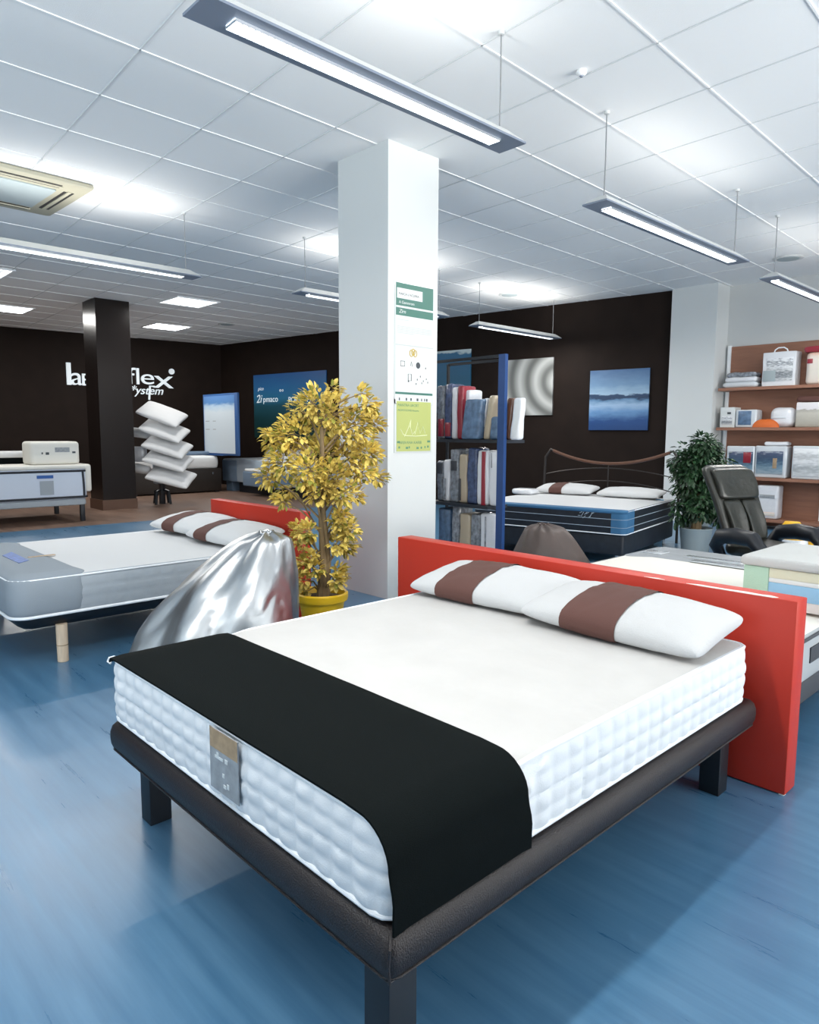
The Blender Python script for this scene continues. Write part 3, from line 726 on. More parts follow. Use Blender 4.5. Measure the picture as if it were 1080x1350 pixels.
# green bush by the pier
gx = Vector((-3.83, 8.56, 0))
t = thing('potted_bush', 'dense dark green leafy bush in a pale pot, behind the office chair', 'potted plant', gx)
MB().lathe([(.15, 0), (.16, .005), (.19, .28), (.20, .30), (.19, .31), (.175, .29), (.02, .285)], n=28).build('pot', 'vent_grey', t)
MB().lathe([(.175, .285), (.02, .295)], n=20).build('soil', 'soil', t)
br = MB(); br.tube([(0, 0, .28), (.02, 0, .5), (0, .02, .85), (.02, 0, 1.2)], [.065, .055, .04, .02], 9)
lf = MB(); R4 = random.Random(5)
for k in range(70):
    a = R4.uniform(0, 2*pi); zz = R4.uniform(.46, 1.36); rr_ = .28*sqrt(R4.random())*(1 if zz < 1.2 else .8)
    w = Vector((cos(a)*rr_, sin(a)*rr_, zz)); br.tube([(0, 0, max(.45, zz-.25)), w], [.012, .004], 5)
    for j in range(62):
        o = rv(R4); leaf(lf, w+o*.12, o+Vector((0, 0, -.5)), Vector((0, 0, 1))+rv(R4)*.5, R4.uniform(.05, .09), R4.uniform(.03, .05), 0)
br.build('trunk', 'bark', t); lf.build('foliage', 'green_leaf', t, smooth=0)

# ------------------------------------------------------------------ the bed behind the red headboard with foam samples
RX0, RX1, RY0, RY1, RZ0, RZ1 = -2.80, -1.045, 3.16, 5.60, .285, .510
t = thing('bed', 'dark bed base at the right edge behind the red headboard', 'bed', (0, 0, 0))
MB().rbox(RX0+.01, RX1-.01, RY0+.02, RY1-.01, .17, .286, .015, .04).build('frame', 'charcoal', t)
for (x, y) in ((RX0+.1, RY0+.12), (RX1-.1, RY0+.12), (RX0+.1, RY1-.12), (RX1-.1, RY1-.12)):
    MB().lathe([(.03, 0), (.035, .18)], (x, y, 0), 14).build('leg', 'black_wood', t)
t = thing('mattress', 'cream-topped mattress with a pale grey side and dark label, behind the red headboard', 'mattress', (0, 0, 0))
mm = MB(); mattress(mm, RX0, RX1, RY0, RY1, RZ0, RZ1, .06, .03, None, .004, .02, .03)
mm.build('body', ['side_grey', 'cream_cover'], t, smooth=60)
pp = MB(); piping(pp, RX0, RX1, RY0, RY1, .06, RZ1-.01, .008, .003); pp.build('piping', 'charcoal', t)
pa, pb = atx(1069, 862, RX1+.008), atx(1084, 862, RX1+.008)
lb = MB(); wallbox(lb, (RX1+.003, pa.y, .375), (0, 1, 0), .30, .075, .006); lb.build('label', 'charcoal', t, smooth=0)
cv = MB(); mattress(cv, RX0-.01, RX1+.01, 4.95, RY1+.01, RZ0+.02, RZ1+.006, .08, .05, None, .003, .02, .04)
c = cv.build('foot_cover', ['cover_grey', 'cover_grey'], t, smooth=60); c['label'] = 'grey protective cover over the far end'
q = MB()
for (x0, y0, w_, d_) in ((-2.72, 5.12, .16, .16), (-2.40, 5.16, .55, .10), (-2.28, 5.0, .42, .10)):
    q.rbox(x0, x0+w_, y0, y0+d_, RZ1+.0185, RZ1+.0235, .002, .01)
q.build('plastic_window', 'clear_bag', c)
# foam stack
FXa, FXb, FYa, FYb = -1.50, -.98, 3.98, 4.62
grp = 'foam samples stacked on the cream mattress'
ft = thing('foam_sample', 'layered foam sample block in white, blue, yellow and green under the grey slab', 'foam block', (0, 0, 0))
MB().rbox(FXa+.03, FXb, FYa, FYb, .532, .585, .004, .006, 2).build('base_layer', 'foam_pink', ft)
MB().rbox(FXa+.13, FXb, FYa, FYb, .585, .668, .004, .006, 2).build('blue_layer', 'foam_blue', ft)
MB().rbox(FXa+.13, FXb, FYa, FYb, .668, .692, .004, .006, 2).build('white_layer', 'foam_white', ft)
MB().rbox(FXa+.13, FXb, FYa, FYb, .692, .745, .004, .006, 2).build('yellow_layer', 'foam_yellow', ft)
MB().rbox(FXa, FXa+.13, FYa-.004, FYb, .585, .745, .004, .006, 2).build('green_end', 'foam_green', ft)
fg = MB().rbox(FXa-.02, FXb+.01, FYa-.02, FYb+.03, .746, .80, .02, .03).build('foam_slab', 'foam_grey'); tag(fg, 'grey foam slab lying on top of the layered foam sample', 'foam block')
# clear wrapped roll beside it
rl = MB().tube([(-1.36, 3.40, .585), (-1.28, 3.40, .585), (-1.10, 3.40, .59), (-1.075, 3.40, .59)], [.03, .062, .06, .03], 16).build('wrapped_roll', 'clear_bag'); tag(rl, 'clear plastic wrapped roll poking out past the end of the red headboard', 'packaged bedding')

# ------------------------------------------------------------------ black and blue bed by the dark wall
a2 = radians(10.5)
t2 = thing('bed', 'black box bed base with chrome feet by the dark wall', 'bed', (-3.94, 7.03, 0), a2)
W2, L2 = 1.95, 1.98
MB().rbox(-W2+.02, -.02, .02, L2, .10, .335, .02, .04).build('frame', 'navy_cover', t2)
for (x, y) in ((-.12, .12), (-W2+.12, .12), (-.12, L2-.12), (-W2+.12, L2-.12)):
    MB().lathe([(.028, 0), (.03, .11)], (x, y, 0), 14).build('foot', 'chrome', t2)
t = thing('mattress', 'black and blue striped mattress with white top by the dark wall', 'mattress', (-3.94, 7.03, 0), a2)
mm = MB(); mattress(mm, -W2, 0, 0, L2, .337, .605, .07, .03, None, .004, .02, .025)
mm.build('body', ['navy_cover', 'white_fabric'], t, smooth=60)
pp = MB(); piping(pp, -W2, 0, 0, L2, .07, .345, .007, .002)
piping(pp, -W2, 0, 0, L2, .07, .598, .007, .0); pp.build('piping', 'white_piping', t)
for z in (.42, .51):
    q = MB(); piping(q, -W2, 0, 0, L2, .07, z, .004, .003); q.build('side_stripe', 'pale_blue_cover', t)
bl = MB(); q, _ = peri(-W2-.006, .006, -.006, 1, .076, .03)
bb_ = MB().rbox(-W2-.004, .006, -.010, .15, .575, .612, .012, .07).build('edge_band', 'blue_cover', t)
cn = MB(); cpts = [(x, y) for (x, y, nx, ny, s) in q if x > -.17 and y < .30]
cn.loops([[(x, y, z) for x, y in cpts]+[(x*.9-.02, y+.02, z) for x, y in reversed(cpts)] for z in (.338, .606)]); cn.build('corner_band', 'blue_cover', t)
em = MB()
for k in range(9):
    em.tube([(-.55+.02*k, -.010, .53+.03*sin(k*1.7)), (-.52+.02*k, -.010, .56-.03*cos(k*2.1))], .004, 5)
em.build('emblem', 'pale_blue_cover', t)
Rz = Matrix.Rotation(a2, 4, 'Z')
def b2w(x, y, z): return Vector((-3.94, 7.03, 0))+Rz @ Vector((x, y, z))
pillow('white pillow with a brown band on the black and blue bed', b2w(-1.42, 1.68, .685), (radians(8), 0, a2), .85, .42, .15, (-.45, .0), 'pillows on the black and blue bed', 7.)
pillow('plain white pillow on the black and blue bed beside the green bush', b2w(-.50, 1.66, .68), (radians(6), 0, a2), .85, .42, .14, None, 'pillows on the black and blue bed', 9.)
pk = MB().rbox(-.16, .16, -.13, .13, .0, .075, .03, .05); pk.build('pillow', 'white_wrap')
o = bpy.data.objects['pillow'] if 'pillow' in bpy.data.objects else None
pko = [q for q in COL.objects if q.type == 'MESH' and q.parent is None and q.name.startswith('pillow')][-1]
pko.name = 'packed_pillow'; pko.location = b2w(-1.88, 1.3, .618); pko.rotation_euler = (0, 0, a2); tag(pko, 'small white wrapped pillow left of the banded one, behind the blue rack post', 'packaged bedding')
# metal headboard
t = thing('headboard', 'dark iron bedhead with a curved wooden top rail by the dark wall', 'headboard', b2w(-W2/2, L2+.08, 0), a2)
hw = .98
def top_rail(x): q = x/hw; return 1.06+.17*abs(q)**2.0+(.05 if abs(q) < .0 else 0)
for sgn in (-1, 1):
    MB().tube([(sgn*hw, 0, 0), (sgn*hw, 0, .7), (sgn*hw*.985, 0, 1.12), (sgn*hw*.9, 0, 1.235), (sgn*hw*.8, 0, 1.19)], .018, 8).build('post', 'iron', t)
rl = MB(); rl.tube([(x/20*hw*.86, -.005, 1.045+.17*(abs(x)/20)**2) for x in range(-20, 21)], .022, 8); rl.build('top_rail', 'rail_wood', t)
wr = MB()
for (za, zb) in ((.86, .98), (.66, .80), ):
    wr.tube([(x/16*hw, 0, za+(zb-za)*(1-(x/16)**2)) for x in range(-16, 17)], .008, 6)
wr.build('cross_bar', 'iron', t)
MB().tube([(0, 0, .45), (0, 0, 1.04)], .008, 6).build('spindle', 'iron', t)

# ------------------------------------------------------------------ blue steel rack with wrapped linens
RKY = 5.05; RKZ = (0.10, .775, 1.40); RKX0, RKX1 = -5.05, -4.10
t = thing('shelf_rack', 'blue steel rack of wrapped linens between the white column and the dark wall', 'shelf', (0, 0, 0))
for (x, y) in ((RKX1, RKY), (RKX0, RKY)):
    pm = MB().box(x-.038, x+.038, y-.02, y+.02, 0, 2.17)
    for k in range(14): pm.box(x-.006, x+.006, y-.0212, y-.0195, .15+k*.14, .17+k*.14)
    pm.build('post', 'blue_metal', t, smooth=0)
for x in (RKX1-.27, RKX0): MB().box(x-.012, x+.012, RKY+.27, RKY+.294, 0, 2.16).build('rear_post', 'black_wood', t, smooth=0)
for z in RKZ: MB().box(RKX0, RKX1+(.03 if z > 1.2 else -.16), RKY-.0, RKY+.30, z-.03, z).build('shelf_board', 'navy_cover', t, smooth=0)
MB().box(RKX0, RKX1, RKY-.012, RKY+.012, 2.145, 2.17).build('top_bar', 'black_wood', t, smooth=0)
MB().box(RKX0, RKX1-.25, RKY+.28, RKY+.30, 2.145, 2.17).build('top_bar', 'black_wood', t, smooth=0)
ZO, XO = 5.871, 560
def pack(x0, x1, ytop, ybot, shelf, m, lab, lean=0., name='wrapped_linen', y=RKY+.065, dep=.20, stripe=None, cat='packaged bedding'):
    # x0, x1, ytop: outline in the photo (zoomed crop of the rack)
    a = aty(560+x0/ZO, 490+ybot/ZO, y); b = aty(560+x1/ZO, 490+ybot/ZO, y); c = aty(560+(x0+x1)/2/ZO, 490+ytop/ZO, y)
    w_ = b.x-a.x; z0 = RKZ[shelf]; h_ = c.z-z0
    t = thing(name, lab, cat, ((a.x+b.x)/2, y, z0+.001), 0, 'wrapped linens on the blue rack')
    mb = MB().rbox(-w_/2, w_/2, 0, dep, 0, h_, min(.02, w_*.3), min(.02, w_*.3), 3)
    mb.lump(.010, 9., x0*.37)
    if lean: mb.xf(Matrix.Shear('XY', 4, (lean, 0)))
    mb.build('bundle', m, t, smooth=60)
    if stripe:
        s = MB().rbox(stripe[0]*w_-w_/2, stripe[1]*w_-w_/2, -.012, .02, stripe[2]*h_, stripe[3]*h_, .002, .004, 2)
        if lean: s.xf(Matrix.Shear('XY', 4, (lean, 0)))
        s.build('insert', stripe[4], t, smooth=60)
    return t
top, mid_, low = 2, 1, 0
pack(90, 150, 110, 525, 2, 'grey_wrap', 'patterned grey wrapped linen at the column end of the top rack shelf', stripe=(.3, .95, .05, .38, 'red_wrap'))
pack(151, 204, 95, 525, 2, 'navy_wrap', 'dark blue patterned linen, second from the column on the top rack shelf', stripe=(.2, .9, .05, .3, 'red_wrap'))
pack(206, 243, 120, 525, 2, 'white_wrap', 'thin white wrapped sheet left of the red one on the top rack shelf')
pack(245, 290, 108, 525, 2, 'red_wrap', 'thin dark red wrapped sheet on the top rack shelf')
pack(292, 345, 140, 525, 2, 'white_wrap', 'white wrapped sheet right behind the red one on the top rack shelf', y=RKY+.12)
pack(275, 405, 215, 530, 2, 'denim_wrap', 'wide denim blue linen in glossy plastic leaning on the top rack shelf', lean=.16, y=RKY+.0)
pack(408, 440, 205, 530, 2, 'white_wrap', 'white wrapped sheet leaning beside the denim blue linen', lean=.17)
pack(443, 490, 185, 530, 2, 'beige_wrap', 'beige wrapped sheet leaning right of the denim blue linen', lean=.20)
pack(500, 565, 350, 530, 2, 'denim_wrap', 'small pale blue linen leaning against the blue post', lean=.06)
pack(600, 650, 205, 525, 2, 'brown_wrap', 'brown wrapped linen leaning right of the blue post', lean=.12, y=RKY+.06, dep=.10)
pack(655, 725, 205, 525, 2, 'white_wrap', 'white wrapped linen at the outer end of the top rack shelf', lean=.10, y=RKY+.04, dep=.07)
pack(90, 138, 690, 1005, 1, 'grey_wrap', 'grey boxed linen at the column end of the second rack shelf', stripe=(.1, .9, .68, .95, 'charcoal'))
pack(140, 188, 680, 1005, 1, 'white_wrap', 'pale grey boxed linen second from the column on the second rack shelf', stripe=(.1, .5, .05, .55, 'grey_wrap'))
pack(190, 258, 600, 1020, 1, 'grey_wrap', 'tall grey linen with a dark window on the second rack shelf', stripe=(.2, .8, .60, .78, 'charcoal'))
pack(260, 322, 640, 1020, 1, 'beige_wrap', 'beige linen on the second rack shelf left of the navy one', stripe=(.1, .3, .05, .5, 'charcoal'))
pack(324, 398, 590, 1030, 1, 'navy_wrap', 'navy blue wrapped linen on the second rack shelf')
pack(400, 490, 610, 1025, 1, 'white_wrap', 'white linen with a dark red stripe on the second rack shelf', stripe=(.45, .75, .0, .98, 'red_wrap'))
pack(492, 570, 618, 1025, 1, 'white_wrap', 'plain white linen next to the blue post on the second rack shelf', stripe=(.25, .33, .7, .97, 'grey_wrap'), dep=.08)
for k, (x0, x1, yt, m_, lab) in enumerate(((100, 190, 1060, 'denim_wrap', 'pale blue linen at the column end of the bottom rack shelf'), (205, 262, 1040, 'grey_wrap', 'dark grey linen standing on the bottom rack shelf'), (265, 345, 1100, 'beige_wrap', 'beige linen standing on the bottom rack shelf'), (348, 425, 1105, 'grey_wrap', 'grey linen next to the white one on the bottom rack shelf'), (428, 556, 1100, 'white_wrap', 'wide white linen next to the blue post on the bottom rack shelf'))):
    pack(x0, x1, yt, 1340, 0, m_, lab, stripe=((.3, .36, .3, .95, 'grey_wrap') if k == 4 else None), dep=.08 if k == 4 else .22)

# ------------------------------------------------------------------ office chair
oc = Vector((-2.16, 6.20, 0)); oa = radians(-35)      # faces away from the shelf wall, turned to the right
t = thing('office_chair', 'black leather swivel office chair behind the foam samples', 'chair', oc, radians(70))
MB().rbox(-.27, .27, -.30, .24, .44, .55, .045, .10, 5).build('seat', 'black_leather', t)
# back: rounded slab leaning backwards (local +y is backwards)
def slab(mb, w0, w1, h0, h1, th, lean, y0, puff=.02, n=18, rows=24):
    rings = []
    for k in range(rows+1):
        tt = k/rows; z = h0+(h1-h0)*tt
        e = min(1., min(tt, 1-tt)/.12); e = sqrt(max(0, 1-(1-e)**2)) if e < 1 else 1
        w_ = (w0+(w1-w0)*tt)*(.72+.28*e); d = th*(.35+.65*e)
        ring = []
        for i in range(n*2):
            a = 2*pi*i/(n*2); ca, sa = cos(a), sin(a)
            x = w_*(abs(ca)**.5)*(1 if ca >= 0 else -1); y = d*(abs(sa)**.6)*(1 if sa >= 0 else -1)
            ring.append((x, y+y0+lean*tt+.03*sin(pi*tt)*(x/w_)**2*-1, z))
        rings.append(ring)
    return mb.loops(rings)
slab(MB(), .235, .275, .50, 1.19, .055, .30, .20).build('backrest', 'black_leather', t, smooth=70)
hb_ = MB(); slab(hb_, .225, .235, .90, 1.165, .045, .115, .315); hb_.build('headrest_pad', 'black_leather', t, smooth=70)
for sx in (-1, 1):
    q = MB(); slab(q, .085, .10, .56, .90, .03, .145, .165); q.xf(Matrix.Translation((sx*.105, 0, 0))); q.build('back_cushion', 'black_leather', t, smooth=70)
    am = MB().tube([(sx*.29, .20, .42), (sx*.345, .22, .53), (sx*.355, .16, .61), (sx*.36, .0, .635), (sx*.36, -.16, .625), (sx*.35, -.23, .55), (sx*.30, -.20, .42)], [.04, .055, .066, .070, .066, .055, .04], 12)
    am.build('armrest', 'black_plastic', t)
MB().lathe([(.03, .10), (.03, .30), (.045, .31), (.045, .42), (.12, .43), (.12, .445)], n=18).build('column', 'black_plastic', t)
for k in range(5):
    a = 2*pi*k/5+.3
    lg = MB().tube([(0, 0, .115), (cos(a)*.16, sin(a)*.16, .10), (cos(a)*.29, sin(a)*.29, .075)], [.03, .026, .02], 8).build('foot_spoke', 'black_plastic', t)
    MB().lathe([(.01, 0), (.027, .006), (.03, .03), (.024, .056), (.01, .06)], (cos(a)*.285, sin(a)*.285, .0), 12).build('castor', 'black_plastic', lg)
# ------------------------------------------------------------------ wall shelving at the right
SY0, SY1 = 11.45, 11.86; SX0, SX1 = -4.86, -2.2
t = thing('wall_shelf', 'brown wooden wall shelving with white uprights, stocked with bedding at the right edge', 'shelf', (0, 0, 0))
MB().box(SX0, SX1, SY1-.03, SY1, .02, 2.88).build('back_panel', 'shelf_wood', t, smooth=0)
SZ = (2.20, 1.575, .80, .16)
for z in SZ: MB().box(SX0-.02, SX1, SY0, SY1-.03, z-.045, z).build('shelf_board', 'shelf_wood', t, smooth=0)
for x in (SX0-.02, -3.38):
    MB().box(x-.025, x+.025, SY1-.055, SY1-.005, .02, 2.90).build('upright', 'white_piping', t, smooth=0)
GS = 'bedding on the brown wall shelves'
def sbox(px0, px1, pytop, shelf, m, lab, y=SY0+.05, d=.24, front=None, name='bedding_pack', r=.02, handle=False, frame=True):
    z0 = SZ[shelf]+.001; a = aty(px0, 560, y); b = aty(px1, 560, y); c = aty((px0+px1)/2, pytop, y)
    w_ = b.x-a.x; h_ = c.z-z0
    t = thing(name, lab, 'packaged bedding', ((a.x+b.x)/2, y, z0), 0, GS)
    MB().rbox(-w_/2, w_/2, 0, d, 0, h_, r, r*1.3, 4).lump(.006 if m != 'poster_white' else .001, 6., px0*.31).build('case', m, t, smooth=60)
    if front:
        for k_, (x0, x1, h0, h1, fm) in enumerate(front):
            MB().rbox(-w_/2+x0*w_, -w_/2+x1*w_, -.009-.004*k_, .004, h0*h_, h1*h_, .002, .008, 2).build('picture_sheet', fm, t)
    if handle:
        MB().tube([(-.10, .06, h_-.01), (-.085, .06, h_+.035), (-.04, .06, h_+.065), (.04, .06, h_+.065), (.085, .06, h_+.035), (.10, .06, h_-.01)], .010, 8).build('handle', 'white_piping', t)
    return t
# folded bags on the top shelf
for k, (dz, m_, lab) in enumerate(((0, 'clear_bag', 'clear bagged blanket at the bottom of the pile on the top wall shelf'), (.085, 'white_wrap', 'white folded blanket in the middle of the pile on the top wall shelf'), (.16, 'grey_wrap', 'grey brown folded blanket on top of the pile on the top wall shelf'))):
    a = aty(952+k*2, 508, SY0+.05); b = aty(998-k, 508, SY0+.05)
    t = thing('folded_blanket', lab, 'blanket', ((a.x+b.x)/2, SY0+.05, SZ[0]+.001+dz), 0, 'pile of blankets on the top wall shelf')
    w_ = b.x-a.x
    q = MB().rbox(-w_/2, w_/2, 0, .26, 0, .085-.004*k, .038, .05, 5)
    q.lump(.014, 8., k*3.3)
    q.build('fabric', m_, t, smooth=70)
sbox(1001, 1044, 464, 0, 'white_wrap', 'white carry box with handle and mountain photo on the top wall shelf', front=((.12, .93, .14, .82, 'mono_print'), (.03, .42, .14, .46, 'vent_grey')), handle=True, name='quilt_box', r=.01)
sbox(1057, 1096, 464, 0, 'pink_linen', 'pale pink quilt case with red oval badge on the top wall shelf', front=((.05, .24, .66, .80, 'red_wrap'),), name='quilt_case', r=.05)
rc = MB().rbox(-.28, .28, 0, .22, 0, .09, .03, .05).lump(.013, 8., 2.2); ro_ = rc.build('folded_blanket', 'red_wrap'); a = aty(1080, 460, SY0+.06)
ro_.location = (a.x+.07, SY0+.06, aty(1077, 464, SY0+.05).z+.003); tag(ro_, 'red folded blanket lying on the pale pink quilt case', 'blanket')
# second shelf
sbox(949, 968, 537, 1, 'poster_white', 'small white box with a dark photo at the left end of the second wall shelf', front=((.12, .85, .15, .55, 'mono_print'), (.5, .75, .66, .76, 'charcoal')), r=.006, name='bedding_box')
sbox(969, 997, 540, 1, 'clear_bag', 'navy linen set in a clear case on the second wall shelf', front=((.14, .76, .14, .92, 'denim_wrap'),), r=.02)
sbox(1013, 1046, 537, 1, 'white_wrap', 'rumpled white pillow pack in the middle of the second wall shelf', d=.22, r=.09, y=SY0+.08, name='pillow_pack', front=((.12, .7, .45, .52, 'clear_bag'),))
oc_ = MB(); oc_.loops([[(.20*cos(2*pi*i/24)*sqrt(max(0, 1-t_*t_)), .07+.075*sin(2*pi*i/24)*sqrt(max(0, 1-t_*t_)), .13*t_*(1+.12*noise.noise(Vector((i*.5, t_, 0))))) for i in range(24)] for t_ in (0.001, .2, .4, .6, .8, .95)])
o_ = oc_.build('folded_cloth', 'orange_cloth', None, smooth=70); a = aty(1008, 564, SY0+.03); o_.location = (a.x, SY0-.0, SZ[1]+.001); tag(o_, 'rumpled orange cloth at the front of the second wall shelf', 'cloth')
sbox(1048, 1096, 530, 1, 'photo_linen', 'large boxed quilt with a beige photo on the second wall shelf', r=.015, name='quilt_box', d=.28)
pu = MB().rbox(-.30, .30, 0, .27, 0, .085, .03, .05).lump(.013, 8., 2.2); pu_ = pu.build('folded_blanket', 'brown_band'); a = aty(1078, 530, SY0+.05); pu_.location = (a.x, SY0+.06, aty(1072, 530, SY0+.05).z+.004); tag(pu_, 'dark plum folded blanket on the large boxed quilt', 'blanket')
# third shelf
sbox(960, 997, 588, 2, 'clear_bag', 'dark blue quilt set in clear case, leftmost on the third wall shelf', front=((.1, .96, .10, .82, 'blue_linen'), (.62, .9, .45, .80, 'red_wrap')))
sbox(998, 1040, 588, 2, 'clear_bag', 'blue quilt set with a photo in a clear case, second on the third wall shelf', front=((.06, .90, .12, .84, 'blue_linen'), (.58, .72, .3, .62, 'tag_tan')))
sbox(1047, 1096, 588, 2, 'clear_bag', 'pale grey striped quilt set in a clear case, right on the third wall shelf', front=((.05, .97, .10, .92, 'pale_linen'),))
wp = MB().rbox(-.17, .17, 0, .22, 0, .06, .025, .04).lump(.013, 8., 2.2); wp_ = wp.build('folded_blanket', 'white_wrap'); a = aty(1022, 584, SY0+.07); wp_.location = (a.x, SY0+.08, aty(1020, 588, SY0+.05).z+.003); tag(wp_, 'white folded pack lying on top of the blue quilt sets', 'blanket')
# lower shelf
sbox(1003, 1032, 640, 3, 'white_wrap', 'pale bagged quilt standing on the lower wall shelf behind the office chair', front=((.15, .85, .62, .72, 'tag_grey'), (.15, .9, .10, .20, 'pink_linen')), r=.03)
for (px, py, m_, lab, sz) in ((1044, 703, 'yellow_cloth', 'yellow and white bag seen between the chair back and armrest', .17), (1082, 718, 'yellow_cloth', 'yellow and white bag on the floor at the right edge', .21)):
    a = atd(px, py, 7.6); q = MB(); rings = []
    zt = a.z+sz*.75
    for t_ in [k/14 for k in range(15)]:
        rr_ = sz*(sin(pi*(.12+.80*t_))**.6)
        rings.append([(rr_*cos(2*pi*i/24)*(1+.06*noise.noise(Vector((i, t_*4, px)))), rr_*.7*sin(2*pi*i/24)*(1+.06*noise.noise(Vector((i, t_*4, px+5)))), zt*t_) for i in range(24)])
    q.loops(rings, mids=[1 if k < 9 else 0 for k in range(14)]); o_ = q.build('bag', [m_, 'white_wrap'], None, smooth=70); o_.location = (a.x, a.y, 0); tag(o_, lab, 'bag')
# pale blue and white boards leaning by the bush
for (px, m_, lab) in ((857, 'foam_blue', 'narrow pale blue board standing left of the bush trunk'), (893, 'vent_grey', 'pale grey board standing right of the bush trunk')):
    a = atd(px, 722, 9.0); w_ = .05 if px < 870 else .16
    o_ = MB().rbox(-w_, w_, -.012, .012, 0, .62 if px < 870 else .5, .004, .006, 2).build('display_board', m_); o_.location = (a.x-.02, a.y+(.25 if px < 870 else .55), .0); o_.rotation_euler = (0, 0, radians(12)); tag(o_, lab, 'board')

# ------------------------------------------------------------------ pictures on the dark back wall
def bwp(px, py):
    d = ray(px, py); n = BWn; return EY+d*((BW0-EY).dot(n)/d.dot(n))
def wall_pic(name, lab, cat, a, b, m, t_=.03, frame=None):
    lo = bwp(*a); hi = bwp(*b); w_ = (hi-lo).dot(BWd); h_ = hi.z-lo.z
    th = thing(name, lab, cat, lo+BWn*.004, atan2(BWd.y, BWd.x))
    MB().box(0, w_, -t_, 0, 0, h_).build('print', m, th, smooth=0)
    return th, w_, h_
wall_pic('canvas_print', 'blue canvas print of a lake with mountains above the iron bedhead', 'picture', (777, 567), (858, 485), 'lake_picture')
wall_pic('canvas_print', 'grey canvas print of curved pale stripes behind the blue rack post', 'picture', (666, 548), (731, 471), 'swirl_picture')
wall_pic('wall_poster', 'teal blue poster half hidden by the white column', 'poster', (560, 545), (622, 460), 'teal_picture')
th, w_, h_ = wall_pic('wall_poster', 'large blue and dark green poster with white lettering behind the yellow tree', 'poster', (337, 577), (431, 488), 'sea_picture')
for (tx, s, x, z) in (('\u00b7', .3, .12, .98), ('pmaco', .22, .38, .93), ('\u00b0\u00b0', .22, 1.02, 1.08), ('POCCAM', .20, 1.36, .90)):
    text_part('lettering', tx, s, 'sign_white', (x, -.032, z), (1, 0, 0), th, .002)
text_part('lettering', '2i', .30, 'sign_white', (.10, -.032, .92), (1, 0, 0), th, .002, shear=.3)
text_part('lettering', 'pico', .13, 'sign_white', (.18, -.032, 1.24), (1, 0, 0), th, .002, shear=.3)
# white display panel in the corner
p0 = aty(271, 601, 8.44); p1 = aty(313, 601, 8.44); zt = aty(290, 519, 8.44).z
t = thing('standing_poster', 'tall white and blue display panel in the corner of the dark walls', 'panel', (p0.x, 8.44, 0), radians(2))
wp_ = p1.x-p0.x
MB().rbox(0, wp_, -.03, .03, .905, zt, .006, .01, 2).build('frame', 'panel_blue', t)
MB().box(.05, wp_-.12, -.036, -.028, .95, zt-.05).build('print', 'cloud_panel', t, smooth=0)
tx = MB()
for k in range(4):
    tx.box(.12+.34*(k % 2), .30+.30*(k % 2), -.0375, -.034, 1.72-.20*(k//2), 1.735-.20*(k//2))
tx.build('print_text', 'tag_grey', t, smooth=0)
MB().box(.1, wp_-.6, -.09, .05, .896, .906).build('foot', 'panel_blue', t, smooth=0)

# ------------------------------------------------------------------ sign on the left wall
def lwp(px, py):
    d = ray(px, py); n = LWn; return EY+d*((LW0-EY).dot(n)/d.dot(n))
s0 = lwp(82, 507); s1 = lwp(230, 514)
t = thing('wall_sign', 'white raised letter sign on the dark left wall behind the black pillar', 'sign', s0)
def letters(tx, px, py, size, sx=1., shear=0., name='letter'):
    p = lwp(px, py)+LWn*.02-Vector(s0); return text_part(name, tx, size, 'sign_white', p, LWr, t, .02, 'LEFT', shear, sx)
letters('l', 83.5, 507, .78, 1.5); letters('a', 92.5, 507, .62, 1.1); letters('E', 106, 508, .42, 1.3)
letters('fl', 167.5, 506, .60, 1.25); letters('e', 184, 506, .55, 1.5); letters('x', 203, 511, .68, 1.5)
dt = MB(); dp = lwp(225.5, 490)+LWn*.02-Vector(s0)
dt.loops([[tuple(dp+LWr*(.075*cos(2*pi*k/20))+Vector((0, 0, .075*sin(2*pi*k/20)))+LWn*o) for k in range(20)] for o in (0, .04)]); dt.build('letter_dot', 'sign_white', t, smooth=0)
letters('*ystem', 171, 519, .30, 1.0, .3, 'script')
st = MB(); q0 = lwp(196.5, 527)+LWn*.02-Vector(s0); q1 = lwp(197.5, 509)+LWn*.02-Vector(s0); q2 = lwp(204, 510)+LWn*.02-Vector(s0)
st.tube([q0, q1, q2], .028, 6); st.build('letter_tail', 'sign_white', t)

# ------------------------------------------------------------------ far left: bed with boxed pillow
MX = -11.93
t = thing('bed', 'pale bed base on black legs under the far left white mattress', 'bed', (0, 0, 0))
MB().rbox(MX-1.45, MX-.01, 2.05, 4.04, .27, .37, .02, .05).build('frame', 'grey_quilt', t)
for (x, y) in ((MX-.06, 3.98), (MX-1.38, 3.98), (MX-.06, 2.15), (MX-1.38, 2.15)):
    MB().rbox(x-.035, x+.035, y-.035, y+.035, 0, .28, .004, .01, 2).build('leg', 'black_wood', t)
t = thing('mattress', 'thick pale mattress with dark navy piping and small blue label at the far left', 'mattress', (0, 0, 0))
mm = MB(); mattress(mm, MX-1.47, MX, 2.03, 4.06, .372, .86, .08, .03, None, .006, .03, .03)
mm.build('body', ['pale_blue_side', 'cream_cover'] if 'pale_blue_side' in MT else [mk('pale_blue_side', (.58, .64, .74), .8), 'cream_cover'], t, smooth=60)
pp = MB(); piping(pp, MX-1.47, MX, 2.03, 4.06, .08, .405, .018, .004); piping(pp, MX-1.47, MX, 2.03, 4.06, .08, .825, .018, .0)
pp.tube([(MX+.004, 4.0, .41), (MX+.006, 4.0, .6), (MX+.002, 3.99, .82)], .018, 6)
pp.build('piping', 'navy_cover', t)
pc = MB().rbox(MX-1.48, MX+.012, 4.03, 4.13, .48, .93, .04, .05); pc.build('end_flap', 'cream_cover', t)
